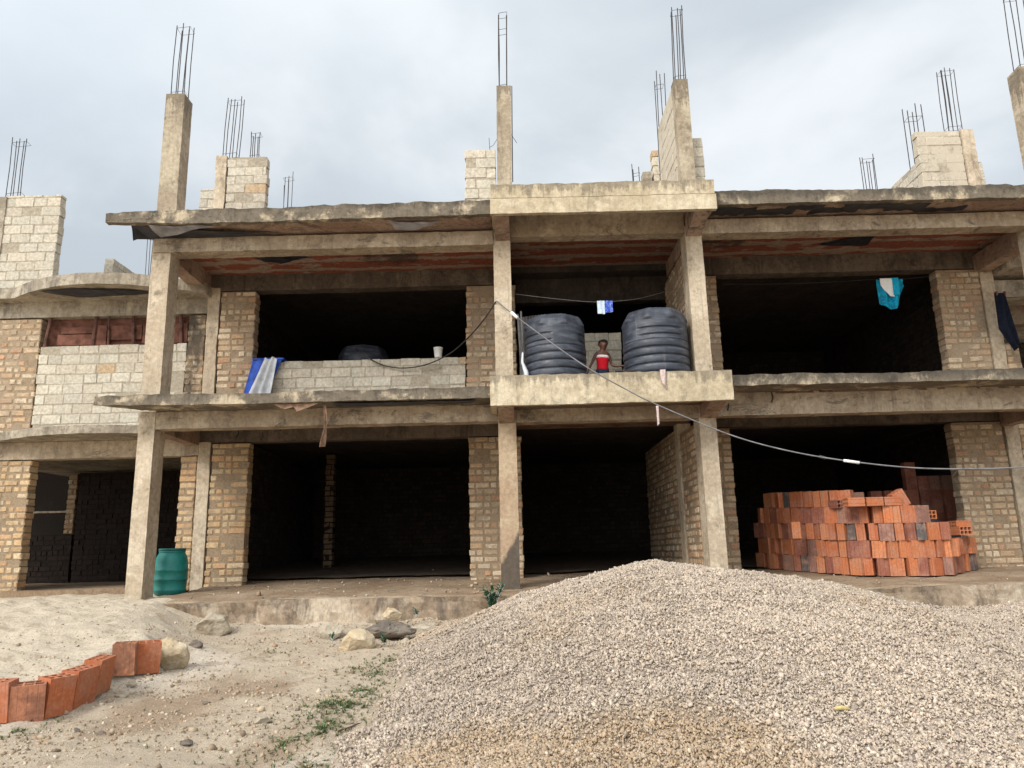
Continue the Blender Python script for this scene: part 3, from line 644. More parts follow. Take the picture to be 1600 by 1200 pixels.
for px, py, Y_, h_ in ((1206, 618, 10.95, 0.10), (1137, 628, 10.9, 0.13), (372, 674, 11.9, 0.10), (440, 664, 11.6, 0.10), (410, 680, 12.2, 0.08)):
    p_ = at(px, py, Y_); part('rebar', M['steel'], lambda q: q.tube([(p_.x, Y_, p_.z + 0.05), (p_.x + 0.01, Y_, p_.z - h_ * 0.4), (p_.x - 0.02, Y_ - 0.02, p_.z - h_)], 0.011, 5))
# --- torn polythene left under the slabs
def sheet(name, pts, mat, drop=0.03, cuts=3, seed=0, parent=B, label=None):
    bm = bmesh.new(); vs = [bm.verts.new(p) for p in pts]; bm.faces.new(vs)
    bmesh.ops.triangulate(bm, faces=bm.faces[:]); bmesh.ops.subdivide_edges(bm, edges=bm.edges[:], cuts=cuts, use_grid_fill=True)
    for v in bm.verts:
        n = noise.noise_vector(v.co * 3.1 + Vector((seed, seed * 2, 0))); v.co += Vector((n.x * 0.05, n.y * 0.05, -abs(n.z) * drop))
    off = root_loc(parent)
    for v in bm.verts: v.co -= off
    me = bpy.data.meshes.new(name); bm.to_mesh(me); bm.free(); me.materials.append(mat)
    o = bpy.data.objects.new(name, me); COL.objects.link(o); o.parent = parent; solid(o, 0.003)
    if label: o['label'] = label
    return o
zc = 5.262
sheet('plastic_sheet', [(-4.3, 11.36, zc), (-2.6, 11.3, zc), (-3.15, 11.72, zc), (-3.8, 12.05, zc), (-4.05, 11.95, zc)], M['plastic'], 0.03, 4, 1)
sheet('plastic_sheet', [(-5.62, 10.62, 5.36), (-4.9, 10.66, 5.29), (-4.1, 10.72, 5.27), (-3.4, 10.92, 5.26), (-5.2, 10.97, 5.29), (-5.44, 11.0, 5.285), (-5.62, 10.86, 5.24), (-5.66, 10.82, 5.2)], M['plastic'], 0.03, 4, 2)
sheet('plastic_sheet', [(-5.3, 10.56, 5.32), (-4.3, 10.56, 5.285), (-4.9, 10.74, 5.26), (-5.25, 10.85, 5.26)], M['graysheet'], 0.03, 4, 5)
sheet('plastic_sheet', [(-1.75, 10.58, 5.285), (-1.0, 10.6, 5.285), (-1.35, 10.75, 5.25), (-1.7, 10.78, 5.26)], M['graysheet'], 0.03, 4, 6)
RS = random.Random(4)
for x0_, x1_, ya_, yb_ in ((3.12, 3.75, 10.66, 10.93), (3.6, 4.35, 10.72, 10.95), (4.2, 4.75, 10.63, 10.80), (4.6, 5.3, 10.78, 10.95), (5.05, 5.9, 10.63, 10.86), (5.7, 6.35, 10.66, 10.94), (6.2, 6.95, 10.82, 10.96)):
    n_ = 9; up_ = [(x0_ + (x1_ - x0_) * k / n_, ya_ - 0.02 + RS.uniform(0, 0.06), 5.424) for k in range(n_ + 1)]; dn_ = [(x0_ + (x1_ - x0_) * k / n_ + RS.uniform(-0.03, 0.03), yb_ + 0.02 - RS.uniform(0, 0.06), 5.422) for k in range(n_, -1, -1)]
    sheet('plastic_sheet', up_ + dn_, M['plastic'], 0.015, 1, RS.random() * 9)
zd = 5.385
sheet('plastic_sheet', [(5.2, 12.1, zd), (5.75, 11.75, zd), (6.0, 11.75, zd), (6.05, 12.15, zd), (5.7, 12.2, zd)], M['plastic'], 0.02, 3, 4)
sheet('plastic_sheet', [(5.3, 11.32, zd), (5.75, 11.3, zd), (5.6, 11.5, zd), (5.35, 11.5, zd)], M['plastic'], 0.02, 3, 7)
sheet('plastic_sheet', [(4.0, 11.32, zd), (4.5, 11.3, zd), (4.35, 11.45, zd), (4.2, 11.6, zd)], M['plastic'], 0.02, 3, 8)
za = 4.855
sheet('plastic_sheet', [(-7.75, 11.98, za), (-7.2, 11.93, za), (-6.7, 11.93, za), (-6.3, 12.02, za), (-5.95, 12.2, za), (-6.3, 12.3, za), (-7.3, 12.34, za)], M['plastic'], 0.02, 4, 9)
sheet('plastic_sheet', [(-2.55, 10.55, 2.56), (-1.5, 10.56, 2.565), (-0.5, 10.56, 2.565), (-0.6, 10.75, 2.56), (-2.5, 10.8, 2.56)], M['plastic'], 0.02, 4, 11)
sheet('torn_paper', [(-3.35, 10.53, 2.57), (-2.72, 10.53, 2.57), (-2.85, 10.53, 2.535), (-3.0, 10.54, 2.46), (-3.06, 10.54, 2.53), (-3.2, 10.54, 2.50)], M['paper'], 0.01, 3, 12)
def strip(q):
    vs = []; fs = []
    for k in range(13):
        t = k / 12; w = 0.018 + 0.045 * max(0, (t - 0.6)) / 0.4
        a = at(506 + 3 * math.sin(t * 4), 628 + 70 * t, 10.62); tw = t * 2.2
        for s in (-1, 0, 1): vs.append((a.x + s * w * math.cos(tw * 0.5), 10.62 + s * w * math.sin(tw) + 0.012 * (s == 0), a.z + 0.01 * s))
    for k in range(12):
        for i in range(2): b = k * 3 + i; fs.append((b, b + 1, b + 4, b + 3))
    q.add(vs, fs)
solid(part('hanging_strip', M['paper'], strip, label='torn brown strip dangling from the slab edge'), 0.004)
# ------------------------------------------------------------------ water tanks
def tank_shape(R, H, panels):
    nt, nz = 72, 150; vs = []; fs = []
    def prof(th, z):
        t = z / H; r = R
        if t < 0.64:
            k = (z % (0.64 * H / 7)) / (0.64 * H / 7)
            r = R * (0.985 + 0.028 * math.sin(math.pi * k) ** 0.6 - (0.045 if (k > 0.90 or k < 0.06) else 0))
            if t < 0.03: r *= 0.96
        elif t < 0.86:
            r = R * 0.985
            s = math.cos(th * panels / 2 + 0.6)
            groove = any(abs(t - g) < 0.010 for g in (0.69, 0.765))
            if s > 0.25: r = R * 0.995
            elif groove: r = R * 0.94
        else:
            u = (t - 0.86) / 0.14
            r = R * (0.985 - 0.15 * u ** 1.7)
            if math.cos(th * 8) > 0.45: r += R * 0.055 * min(1, u * 5) * (1 - u * 0.35)
        return r
    for k in range(nz + 1):
        z = H * k / nz
        for i in range(nt):
            th = 2 * math.pi * i / nt; r = prof(th, z); vs.append((r * math.cos(th), r * math.sin(th), z))
    for k in range(nz):
        for i in range(nt): fs.append((k * nt + i, k * nt + (i + 1) % nt, (k + 1) * nt + (i + 1) % nt, (k + 1) * nt + i))
    fs.append(tuple(range(nt))[::-1])
    top = len(vs); 
    for r, z in ((0.62 * R, H * 1.012), (0.30 * R, H * 1.025), (0.27 * R, H * 1.025)):
        for i in range(nt): th = 2 * math.pi * i / nt; vs.append((r * math.cos(th), r * math.sin(th), z))
    base = nz * nt
    for q in range(3):
        a = base if q == 0 else top + (q - 1) * nt; b = top + q * nt
        for i in range(nt): fs.append((a + i, a + (i + 1) % nt, b + (i + 1) % nt, b + i))
    fs.append(tuple(top + 2 * nt + i for i in range(nt)))
    return vs, fs
def tank(x, y, z, R, H, label, rz, group):
    t = thing('water_tank', (x, y, z), label, 'water tank', group, rz)
    vs, fs = tank_shape(R, H, 5)
    mb = MB(); mb.add([Vector(v) + Vector((x, y, z)) for v in vs], fs); o = mb.build('body', M['tank'], t, True)
    vs = []; fs = []; n = 32
    prof = [(0.0, 1.025), (0.29, 1.025), (0.31, 1.03), (0.31, 1.042), (0.27, 1.05), (0.0, 1.055)]
    mb = MB()
    for r, zz in prof:
        for i in range(n): vs.append((x + max(r, 0.003) * R * math.cos(2 * math.pi * i / n), y + max(r, 0.003) * R * math.sin(2 * math.pi * i / n), z + zz * H + 0.002))
    for k in range(len(prof) - 1):
        for i in range(n): fs.append((k * n + i, k * n + (i + 1) % n, (k + 1) * n + (i + 1) % n, (k + 1) * n + i))
    mb.add(vs, fs); mb.build('lid', M['tank'], t, True)
    return t
GT = 'black water tanks'
tank(0.665, 11.28, 2.605, 0.465, 1.30, 'black ribbed water tank on the balcony beside the concrete middle column', 0.3, GT)
T2 = tank(2.175, 11.2, 2.605, 0.485, 1.33, 'black ribbed water tank on the balcony against the brick side wall', 1.2, GT)
def turned(p, c=Vector((2.175, 11.2, 2.605)), a=-1.2):
    d = Vector(p) - c; return c + Vector((d.x * math.cos(a) - d.y * math.sin(a), d.x * math.sin(a) + d.y * math.cos(a), d.z))
zo = at(963, 581, 10.86).z + 0.01
part('outlet_pipe', M['blackcable'], lambda q: (q.tube([turned((1.92, 10.92, zo)), turned((1.80, 10.87, zo)), turned((1.50, 10.86, zo))], 0.017, 8), q.tube([turned((1.64, 10.86, zo - 0.03)), turned((1.64, 10.86, zo + 0.03))], 0.024, 8)), T2)
tank(-2.80, 14.1, 2.77, 0.46, 1.52, 'dark water tank in the room behind the low block wall', 0.9, GT)

# pipes and roofing sheets beside the left tank
def sheetiron(q):
    n = 60; vs = []; fs = []
    for k in range(2):
        for i in range(n + 1):
            x = 0.14 + 0.46 * i / n; vs.append((x, 12.25 + 0.012 * math.sin(i * 2 * math.pi / 6.5) + (0.0 if k == 0 else 0.12), 2.6 if k == 0 else 4.32 + 0.05 * i / n))
    for i in range(n): fs.append((i, i + 1, n + 2 + i, n + 1 + i))
    q.add(vs, fs)
ss = MB(); sheetiron(ss); so = solid(ss.build('roofing_sheet', M['sheet_iron']), 0.003)
move_origin(so, (0.37, 12.25, 2.6)); tag(so, 'grey corrugated sheet leaning behind the left water tank', 'metal sheet')
for k, (x, zt, r) in enumerate([(0.135, 4.1, 0.014), (0.185, 4.15, 0.016)]):
    q = MB(); q.tube([(x, 11.42, 2.605), (x + 0.005, 11.45, 3.4), (x - 0.02, 11.50, zt)], r, 8); o = q.build('pipe', M['pipe'], None, True)
    move_origin(o, (x, 11.42, 2.605)); tag(o, ['slim grey pipe standing hard against the middle column', 'thicker grey pipe standing closest to the left water tank'][k], 'pipe', 'pipes between column and tank')
q = MB(); q.tube([(0.17, 11.0, 3.35), (0.16, 10.98, 3.2), (0.21, 10.97, 3.05), (0.225, 10.97, 2.85), (0.215, 10.97, 2.62)], [0.012, 0.02, 0.035, 0.04, 0.03], 8)
o = q.build('rolled_sheet', M['tarpwhite'], None, True); move_origin(o, (0.2, 10.97, 2.62)); tag(o, 'narrow roll of pale sheeting standing at the foot of the pipes', 'rolled sheet')

# ------------------------------------------------------------------ the child on the balcony
def skin_body(name, verts, edges, mat, parent, levels=2, root=0):
    me = bpy.data.meshes.new(name); off = root_loc(parent)
    me.from_pydata([Vector(v[:3]) for v in verts], edges, [])
    me.materials.append(mat)
    o = bpy.data.objects.new(name, me); COL.objects.link(o); o.parent = parent
    md = o.modifiers.new('skin', 'SKIN'); md.use_smooth_shade = True
    for i, sv in enumerate(me.skin_vertices[0].data):
        r = verts[i][3]; sv.radius = (r, verts[i][4] if len(verts[i]) > 4 else r); sv.use_root = (i == root)
    sd = o.modifiers.new('smooth', 'SUBSURF'); sd.levels = levels; sd.render_levels = levels
    return o
CH = thing('person', (1.37, 11.5, 2.605), 'child in a red top with white band standing between the two tanks', 'child', rz=rad(14)); CH.rotation_euler[1] = rad(3)
V = []; Ed = []
def jv(x, y, z, r, r2=None, link=None):
    V.append((x, y, z, r, r2 if r2 else r)); i = len(V) - 1
    if link is not None: Ed.append((link, i))
    return i
# facing -Y; x>0 is the child's left hand side
pel = jv(0, 0, 0.54, 0.082, 0.062)
wai = jv(0, 0.0, 0.64, 0.074, 0.056, pel); che = jv(0, 0.005, 0.76, 0.085, 0.060, wai); sh = jv(0, 0.01, 0.835, 0.070, 0.048, che)
nk = jv(0.003, 0.0, 0.885, 0.034, 0.036, sh); jaw = jv(0.005, -0.012, 0.932, 0.052, 0.060, nk); sk = jv(0.007, -0.004, 0.995, 0.078, 0.088, jaw); tp = jv(0.007, 0.004, 1.050, 0.056, 0.066, sk)
for s in (-1, 1):
    s1 = jv(s * 0.085, 0.012, 0.83, 0.036, None, sh); s2 = jv(s * 0.112, 0.012, 0.80, 0.030, None, s1)
    if s > 0:
        el = jv(0.150, 0.0, 0.665, 0.0215, None, s2); fa = jv(0.215, -0.06, 0.635, 0.020, None, el); wr = jv(0.285, -0.115, 0.635, 0.0145, None, fa)
        dirv = Vector((0.78, -0.60, -0.02)); side = Vector((0.1, 0.1, 0.99)); pal = jv(0.312, -0.135, 0.634, 0.019, 0.012, wr)
        P0 = Vector((0.325, -0.145, 0.634))
    else:
        el = jv(-0.165, 0.03, 0.670, 0.0215, None, s2); fa = jv(-0.200, 0.02, 0.60, 0.020, None, el); wr = jv(-0.235, 0.0, 0.525, 0.0145, None, fa)
        dirv = Vector((-0.28, -0.20, -0.94)); side = Vector((0.1, -0.98, 0.1)); pal = jv(-0.243, -0.006, 0.498, 0.012, 0.019, wr)
        P0 = Vector((-0.247, -0.009, 0.485))
    up = dirv.cross(side).normalized()
    for k, (o_, L) in enumerate(((-0.0165, 0.036), (-0.0055, 0.042), (0.0055, 0.040), (0.0165, 0.031))):
        a = P0 + side * o_; b = a + dirv * L * 0.55 + up * 0.003; c = a + dirv * L * 0.95 + up * 0.014 * (1 + 0.2 * k)
        i1 = jv(*a, 0.0062, None, pal); i2 = jv(*b, 0.0056, None, i1); jv(*c, 0.0045, None, i2)
    a = Vector(V[pal][:3]) - side * 0.019; b = a - side * 0.012 + dirv * 0.016; c = b + dirv * 0.014
    i1 = jv(*a, 0.0068, None, pal); i2 = jv(*b, 0.006, None, i1); jv(*c, 0.0048, None, i2)
    h = jv(s * 0.048, 0.0, 0.50, 0.056, None, pel); kn = jv(s * 0.055, -0.01, 0.28, 0.038, None, h); ca = jv(s * 0.056, 0.008, 0.2, 0.036, None, kn); an = jv(s * 0.057, 0.008, 0.06, 0.022, None, ca)
    he = jv(s * 0.058, 0.0, 0.03, 0.024, None, an); jv(s * 0.065, -0.09, 0.018, 0.022, 0.016, he)
BODY = skin_body('body', V, Ed, M['skin'], CH, 3)
bpy.context.view_layer.update()
bm_e = bpy.data.meshes.new_from_object(BODY.evaluated_get(bpy.context.evaluated_depsgraph_get()))
BODY.modifiers.clear(); BODY.data = bm_e; BODY.data.name = 'body'
for p_ in bm_e.polygons: p_.use_smooth = True
for v_ in bm_e.vertices:      # nose, brow, lips, chin, ears, eye sockets
    c_ = v_.co
    if c_.z > 0.89:
        if c_.y < -0.02:
            x_ = (c_.x - 0.006)
            def bump_(cx, cz, r, a, sx=1.0):
                d_ = math.hypot((abs(x_) - cx) / sx if cx else x_ / sx, c_.z - cz); return a * max(0.0, 1 - d_ / r) ** 1.3
            c_.y -= bump_(0, 0.958, 0.026, 0.018, 0.65) + bump_(0, 0.932, 0.016, 0.006, 1.5) + bump_(0, 0.905, 0.022, 0.006) + bump_(0.022, 1.0, 0.018, 0.003, 1.6) - bump_(0.024, 0.982, 0.014, 0.006, 1.2)
        d_ = math.hypot(c_.y - 0.012, c_.z - 0.968)
        if abs(c_.x - 0.006) > 0.03 and d_ < 0.022: c_.x += math.copysign(0.014 * (1 - d_ / 0.022), c_.x)
def face_y(x, z):
    c_ = [v.co.y for v in bm_e.vertices if abs(v.co.x - x) < 0.007 and abs(v.co.z - z) < 0.007]
    return min(c_) if c_ else -0.06
hv = {}; hverts = []; hfaces = []
for p_ in bm_e.polygons:
    c_ = p_.center
    if c_.z > 0.93 and abs(c_.x) < 0.075 and c_.z > 1.004 - 0.62 * max(0.0, c_.y + 0.035):
        f_ = []
        for vi in p_.vertices:
            if vi not in hv: v_ = bm_e.vertices[vi]; hv[vi] = len(hverts); hverts.append(v_.co + v_.normal * 0.005)
            f_.append(hv[vi])
        hfaces.append(f_)
def torso_tube(name, mat, rows, parent=CH):
    n = 28; vs = []; fs = []
    for (z, rx, ry, oy) in rows:
        for i in range(n):
            t = 2 * math.pi * i / n; k = 1 + 0.022 * math.sin(5 * t + z * 40) + 0.018 * math.sin(3 * t - z * 70 + 1)
            vs.append((rx * math.cos(t) * k, oy + ry * math.sin(t) * k, z))
    for k in range(len(rows) - 1):
        for i in range(n): fs.append((k * n + i, k * n + (i + 1) % n, (k + 1) * n + (i + 1) % n, (k + 1) * n + i))
    me = bpy.data.meshes.new(name); me.from_pydata(vs, [], fs); me.materials.append(mat)
    for p in me.polygons: p.use_smooth = True
    o = bpy.data.objects.new(name, me); COL.objects.link(o); o.parent = parent; solid(o, 0.005); return o
torso_tube('red_top', M['redcloth'], [(0.565, 0.096, 0.080, 0), (0.60, 0.090, 0.074, 0), (0.63, 0.086, 0.071, 0), (0.66, 0.088, 0.072, 0), (0.69, 0.090, 0.074, 0.002), (0.72, 0.096, 0.076, 0.004), (0.758, 0.099, 0.077, 0.005)])
torso_tube('white_band', M['whitecloth'], [(0.752, 0.101, 0.079, 0.005), (0.775, 0.1, 0.079, 0.006), (0.797, 0.096, 0.076, 0.008)])
def shorts(q):
    pass
torso_tube('shorts', M['denim'], [(0.44, 0.118, 0.083, 0), (0.5, 0.114, 0.082, 0), (0.545, 0.104, 0.080, 0), (0.572, 0.098, 0.078, 0)])
for s in (-1, 1):
    n = 20; vs = []; fs = []
    for z, r in ((0.45, 0.064), (0.36, 0.062), (0.27, 0.058)):
        for i in range(n): t = 2 * math.pi * i / n; vs.append((s * 0.052 + r * math.cos(t), -0.004 + r * 1.1 * math.sin(t), z))
    for k in range(2):
        for i in range(n): fs.append((k * n + i, k * n + (i + 1) % n, (k + 1) * n + (i + 1) % n, (k + 1) * n + i))
    me = bpy.data.meshes.new('shorts_leg'); me.from_pydata(vs, [], fs); me.materials.append(M['denim'])
    o = bpy.data.objects.new('shorts_leg', me); COL.objects.link(o); o.parent = CH; solid(o, 0.005)
    bm = bmesh.new(); bmesh.ops.create_uvsphere(bm, u_segments=12, v_segments=8, radius=0.0068)
    for v in bm.verts: v.co += Vector((0.006 + s * 0.024, face_y(0.006 + s * 0.024, 0.982) + 0.0065, 0.982))
    me = bpy.data.meshes.new('eye'); bm.to_mesh(me); bm.free(); me.materials.append(M['eyewhite'])
    o = bpy.data.objects.new('eye', me); COL.objects.link(o); o.parent = CH
    bm = bmesh.new(); bmesh.ops.create_uvsphere(bm, u_segments=10, v_segments=6, radius=0.0042)
    for v in bm.verts: v.co += Vector((0.006 + s * 0.024, face_y(0.006 + s * 0.024, 0.982) + 0.0032, 0.982))
    me = bpy.data.meshes.new('pupil'); bm.to_mesh(me); bm.free(); me.materials.append(M['hair'])
    o2 = bpy.data.objects.new('pupil', me); COL.objects.link(o2); o2.parent = o
bm = bmesh.new(); bmesh.ops.create_uvsphere(bm, u_segments=14, v_segments=8, radius=1.0)
for v in bm.verts: v.co = Vector((0.006 + v.co.x * 0.020, face_y(0.006, 0.932) + 0.003 + v.co.y * 0.007, 0.932 + v.co.z * 0.007))
me = bpy.data.meshes.new('mouth'); bm.to_mesh(me); bm.free(); me.materials.append(M['lips']); o = bpy.data.objects.new('mouth', me); COL.objects.link(o); o.parent = CH
me = bpy.data.meshes.new('hair'); me.from_pydata(hverts, [], hfaces); me.materials.append(M['hair']); o = bpy.data.objects.new('hair', me); COL.objects.link(o); o.parent = CH; solid(o, 0.006)

# ------------------------------------------------------------------ washing, lines, cables
def line(name, pts, r, mat, label, cat, sub=10, sag=0.0):
    P = [Vector(p) for p in pts]; out = []
    for i in range(len(P) - 1):
        p0 = P[max(i - 1, 0)]; p1 = P[i]; p2 = P[i + 1]; p3 = P[min(i + 2, len(P) - 1)]
        for k in range(sub):
            t = k / sub
            out.append(0.5 * ((2 * p1) + (p2 - p0) * t + (2 * p0 - 5 * p1 + 4 * p2 - p3) * t * t + (3 * p1 - p0 - 3 * p2 + p3) * t ** 3))
    out.append(P[-1])
    q = MB(); q.tube(out, r, 8); o = q.build(name, mat, None, True); move_origin(o, P[0]); tag(o, label, cat); return o
L1 = [at(801, 459, 11.3), at(860, 466, 11.3), at(920, 471.5, 11.3), at(957, 471, 11.35), at(1000, 466, 11.6), at(1052, 452, 12.05)]
line('clothesline', L1, 0.004, M['wire'], 'thin clothesline strung across the middle bay above the tanks', 'clothesline')
L2 = [at(1128, 444, 12.3), at(1250, 443, 12.3), at(1370, 436.5, 12.3), at(1408, 436, 12.3), at(1462, 431, 12.4)]
line('clothesline', L2, 0.003, M['blackcable'], 'faint clothesline across the upper right bay holding the turquoise garment', 'clothesline')
MC = [at(776, 470, 10.96), at(803, 492, 10.85), at(905, 566, 10.15), at(985, 612, 10.05), at(1035, 636, 10.0), at(1140, 679, 9.8), at(1230, 704, 9.5), at(1330, 721, 9.2), at(1450, 732, 8.9), at(1600, 730, 8.6), at(1760, 715, 8.3), at(2050, 640, 7.8), at(2500, 420, 7.0)]
CAB = line('power_cable', MC, 0.0085, M['cable'], 'long grey cable sagging from the middle column down to the right', 'cable', 10)
def ring(name, a, b, r, mat, parent): part(name, mat, lambda q: q.tube([a, (Vector(a) + Vector(b)) / 2, b], r, 10), parent, None, True)
ring('tape_joint', at(799, 488, 10.86), at(809, 497, 10.81), 0.024, M['white'], CAB)
ring('tape_joint', at(1318, 719.5, 9.22), at(1343, 723, 9.17), 0.017, M['white'], CAB)
ring('tape_joint', at(1280, 713, 9.36), at(1290, 716, 9.33), 0.019, M['blackcable'], CAB)
line('hose', [at(775, 471, 10.97), at(757, 498, 11.2), at(735, 524, 11.8), at(705, 551, 12.4), at(668, 569, 12.52), at(632, 575, 12.55), at(600, 571, 12.57), at(575, 559, 12.57), at(563, 550, 12.7), at(556, 545, 13.4)], 0.011, M['blackcable'], 'dark hose looping from the middle column over the low block wall', 'hose')

def cloth(name, mat, x0, x1, ztop, profile, y, label, cat, fold=0.02, nf=3.0, t=0.006, n=26, m=20, group=None, obj=None, parent=None, seed=0):
    """hung cloth: profile(u) gives how far it hangs; folds grow downwards"""
    vs = []; fs = []
    for k in range(m + 1):
        for i in range(n + 1):
            u = i / n; v = k / m; x = x0 + (x1 - x0) * u; z = ztop - profile(u) * v
            yy = y + fold * (0.3 + v) * math.sin(u * nf * 2 * math.pi + 1.1 * v + seed) + 0.4 * fold * math.sin(u * 11 + v * 5 + seed)
            xx = x + 0.35 * fold * math.cos(u * nf * 2 * math.pi + seed) * v
            vs.append((xx, yy, z))
    for k in range(m):
        for i in range(n): a = k * (n + 1) + i; fs.append((a, a + 1, a + n + 2, a + n + 1))
    mb = MB(); mb.add(vs, fs); o = mb.build(name, mat, parent, True); solid(o, t)
    if parent is None: move_origin(o, ((x0 + x1) / 2, y, ztop)); tag(o, label, cat, group)
    return o
a = at(933, 471, 11.29)
bc = thing('hanging_cloth', tuple(at(945, 471, 11.27)), 'small blue and pale cloth pegged on the line between the tanks', 'cloth')
cloth('blue_panel', M['bluecloth'], a.x + 0.085, a.x + 0.235, a.z, lambda u: 0.20 - 0.02 * u, 11.27, '', '', 0.008, 1.5, parent=bc)
cloth('pale_panel', M['palecloth'], a.x - 0.005, a.x + 0.11, a.z, lambda u: 0.205 + 0.012 * u, 11.262, '', '', 0.006, 1.5, parent=bc)
tq = thing('hanging_garment', tuple(at(1390, 437, 12.28)), 'turquoise printed garment with a white panel hanging in the upper right bay', 'garment')
a = at(1369, 437, 12.28); w = 0.44
cloth('printed_cloth', M['turq'], a.x, a.x + w, a.z, lambda u: 0.42 + 0.11 * math.sin(min(1, u / 0.62) * math.pi / 2) - (max(0, u - 0.62) * 1.05), 12.28, '', '', 0.03, 2.5, parent=tq)
cloth('white_panel', M['white'], a.x + 0.04, a.x + 0.25, a.z + 0.004, lambda u: 0.12 + 0.20 * min(1, u * 1.6), 12.235, '', '', 0.008, 1.0, parent=tq)
cloth('turquoise_panel', plain('turquoise_cloth', (0.012, 0.36, 0.56), 0.85, 0.1, 0.15, 12), a.x + 0.235, a.x + 0.34, a.z + 0.006, lambda u: 0.30, 12.225, '', '', 0.008, 1.0, parent=tq)
# dark trousers hung by the waist on the right pier
tr = thing('hanging_trousers', tuple(at(1558, 458, 12.3)), 'dark navy trousers hanging from pegs beside the right brick pier', 'trousers')
a = at(1550, 460, 12.35)
vs = []; fs = []; n = 22; mm = 26
for k in range(mm + 1):
    v = k / mm
    for i in range(n + 1):
        u = i / n
        xl = a.x + 0.01 + 0.0 * v + (0.0 if v < 0.62 else 0.20 * (v - 0.62) / 0.38); xr = a.x + 0.19 + 0.08 * v
        vs.append((xl + (xr - xl) * u, 12.3 + 0.03 * math.sin(u * 9 + 2 * v) * (0.4 + v), a.z - v * 0.99 - 0.06 * u * 0 + 0.10 * v * u))
for k in range(mm):
    for i in range(n): b = k * (n + 1) + i; fs.append((b, b + 1, b + n + 2, b + n + 1))
mb = MB(); mb.add(vs, fs); solid(mb.build('fabric', M['navy'], tr, True), 0.02)
for dx in (0.03, 0.17):
    part('peg', M['wood'], lambda q: q.box(a.x + dx, a.x + dx + 0.018, 12.27, 12.33, a.z - 0.04, a.z + 0.03), tr)
line('clothesline', [(8.06, 12.32, a.z + 0.01), (8.5, 12.3, a.z + 0.02), (9.4, 12.3, a.z + 0.1)], 0.003, M['wire'], 'short line at the far right carrying the dark trousers', 'clothesline')
# tarpaulin on the low wall
tp_ = thing('tarpaulin', tuple(at(412, 566, 12.5)), 'blue and white tarpaulin draped over the left end of the block wall', 'tarpaulin')
a = at(391, 565, 12.52); 
def drape(name, mat, xt0, xt1, xb0, xb1, y, seed, fold=0.03):
    vs = []; fs = []; n = 26; mm = 20
    for k in range(mm + 1):
        v = k / mm
        for i in range(n + 1):
            u = i / n; x = (xt0 + (xt1 - xt0) * u) * (1 - v) + (xb0 + (xb1 - xb0) * u) * v
            vs.append((x, y - 0.05 * v + fold * (0.35 + 0.65 * v) * math.sin(u * 15 + seed + v), 3.755 - 0.70 * v + 0.02 * math.sin(u * 9 + seed)))
    for k in range(mm):
        for i in range(n): b = k * (n + 1) + i; fs.append((b, b + 1, b + n + 2, b + n + 1))
    mb = MB(); mb.add(vs, fs); solid(mb.build(name, mat, tp_, True), 0.005)
drape('blue_sheet', M['blue'], -4.36, -3.86, -4.50, -4.12, 12.545, 0.0)
drape('white_sheet', M['tarpwhite'], -4.14, -3.93, -4.40, -4.0, 12.49, 2.0, 0.04)
part('top_fold', M['blue'], lambda q: q.rbox(-4.36, -3.84, 12.53, 12.80, 3.74, 3.765, seg=0.05, amp=0.01), tp_)
# white cup
def lathe(q, cx, cy, cz, prof, n=28):
    vs = []; fs = []
    for r, z in prof:
        for i in range(n): t = 2 * math.pi * i / n; vs.append((cx + r * math.cos(t), cy + r * math.sin(t), cz + z))
    for k in range(len(prof) - 1):
        for i in range(n): fs.append((k * n + i, k * n + (i + 1) % n, (k + 1) * n + (i + 1) % n, (k + 1) * n + i))
    fs.append(tuple(range(n))[::-1]); fs.append(tuple((len(prof) - 1) * n + i for i in range(n)))
    q.add(vs, fs)
c = at(684.5, 558, 12.68); q = MB(); lathe(q, c.x, 12.70, 3.738, [(0.058, 0), (0.062, 0.01), (0.076, 0.165), (0.082, 0.168), (0.082, 0.178), (0.074, 0.178), (0.058, 0.02)])
o = q.build('cup', M['white'], None, True); move_origin(o, (c.x, 12.7, 3.738)); tag(o, 'white plastic cup standing on top of the low block wall', 'cup')
# pink rag over the balcony edge and the pale strip under it
a = at(1031, 581, 10.27)
cloth('rag', M['pink'], a.x, a.x + 0.075, 2.865, lambda u: 0.14 + 0.14 * u, 10.255, 'pale pink rag caught over the balcony edge', 'rag', 0.012, 1.0, n=10)
a = at(1027, 640, 9.985)
cloth('strip', M['pink'], a.x - 0.012, a.x + 0.018, at(1028, 634, 9.98).z, lambda u: 0.27 - 0.03 * u, 9.985, 'pale strip of cloth tied to the long cable below the balcony', 'strip', 0.006, 1.0, n=8)

# ------------------------------------------------------------------ ground, sand and gravel
def base_g(x, y): return -0.43 - 0.04 * (10.4 - y)
KPX = [((-60, 1122), (12, 1119)), ((13, 1118), (70, 1107)), ((71, 1105), (114, 1092)), ((115, 1090), (150, 1070)), ((150, 1070), (174, 1052)), ((176, 1046), (208, 1045)), ((212, 1041), (250, 1036))]
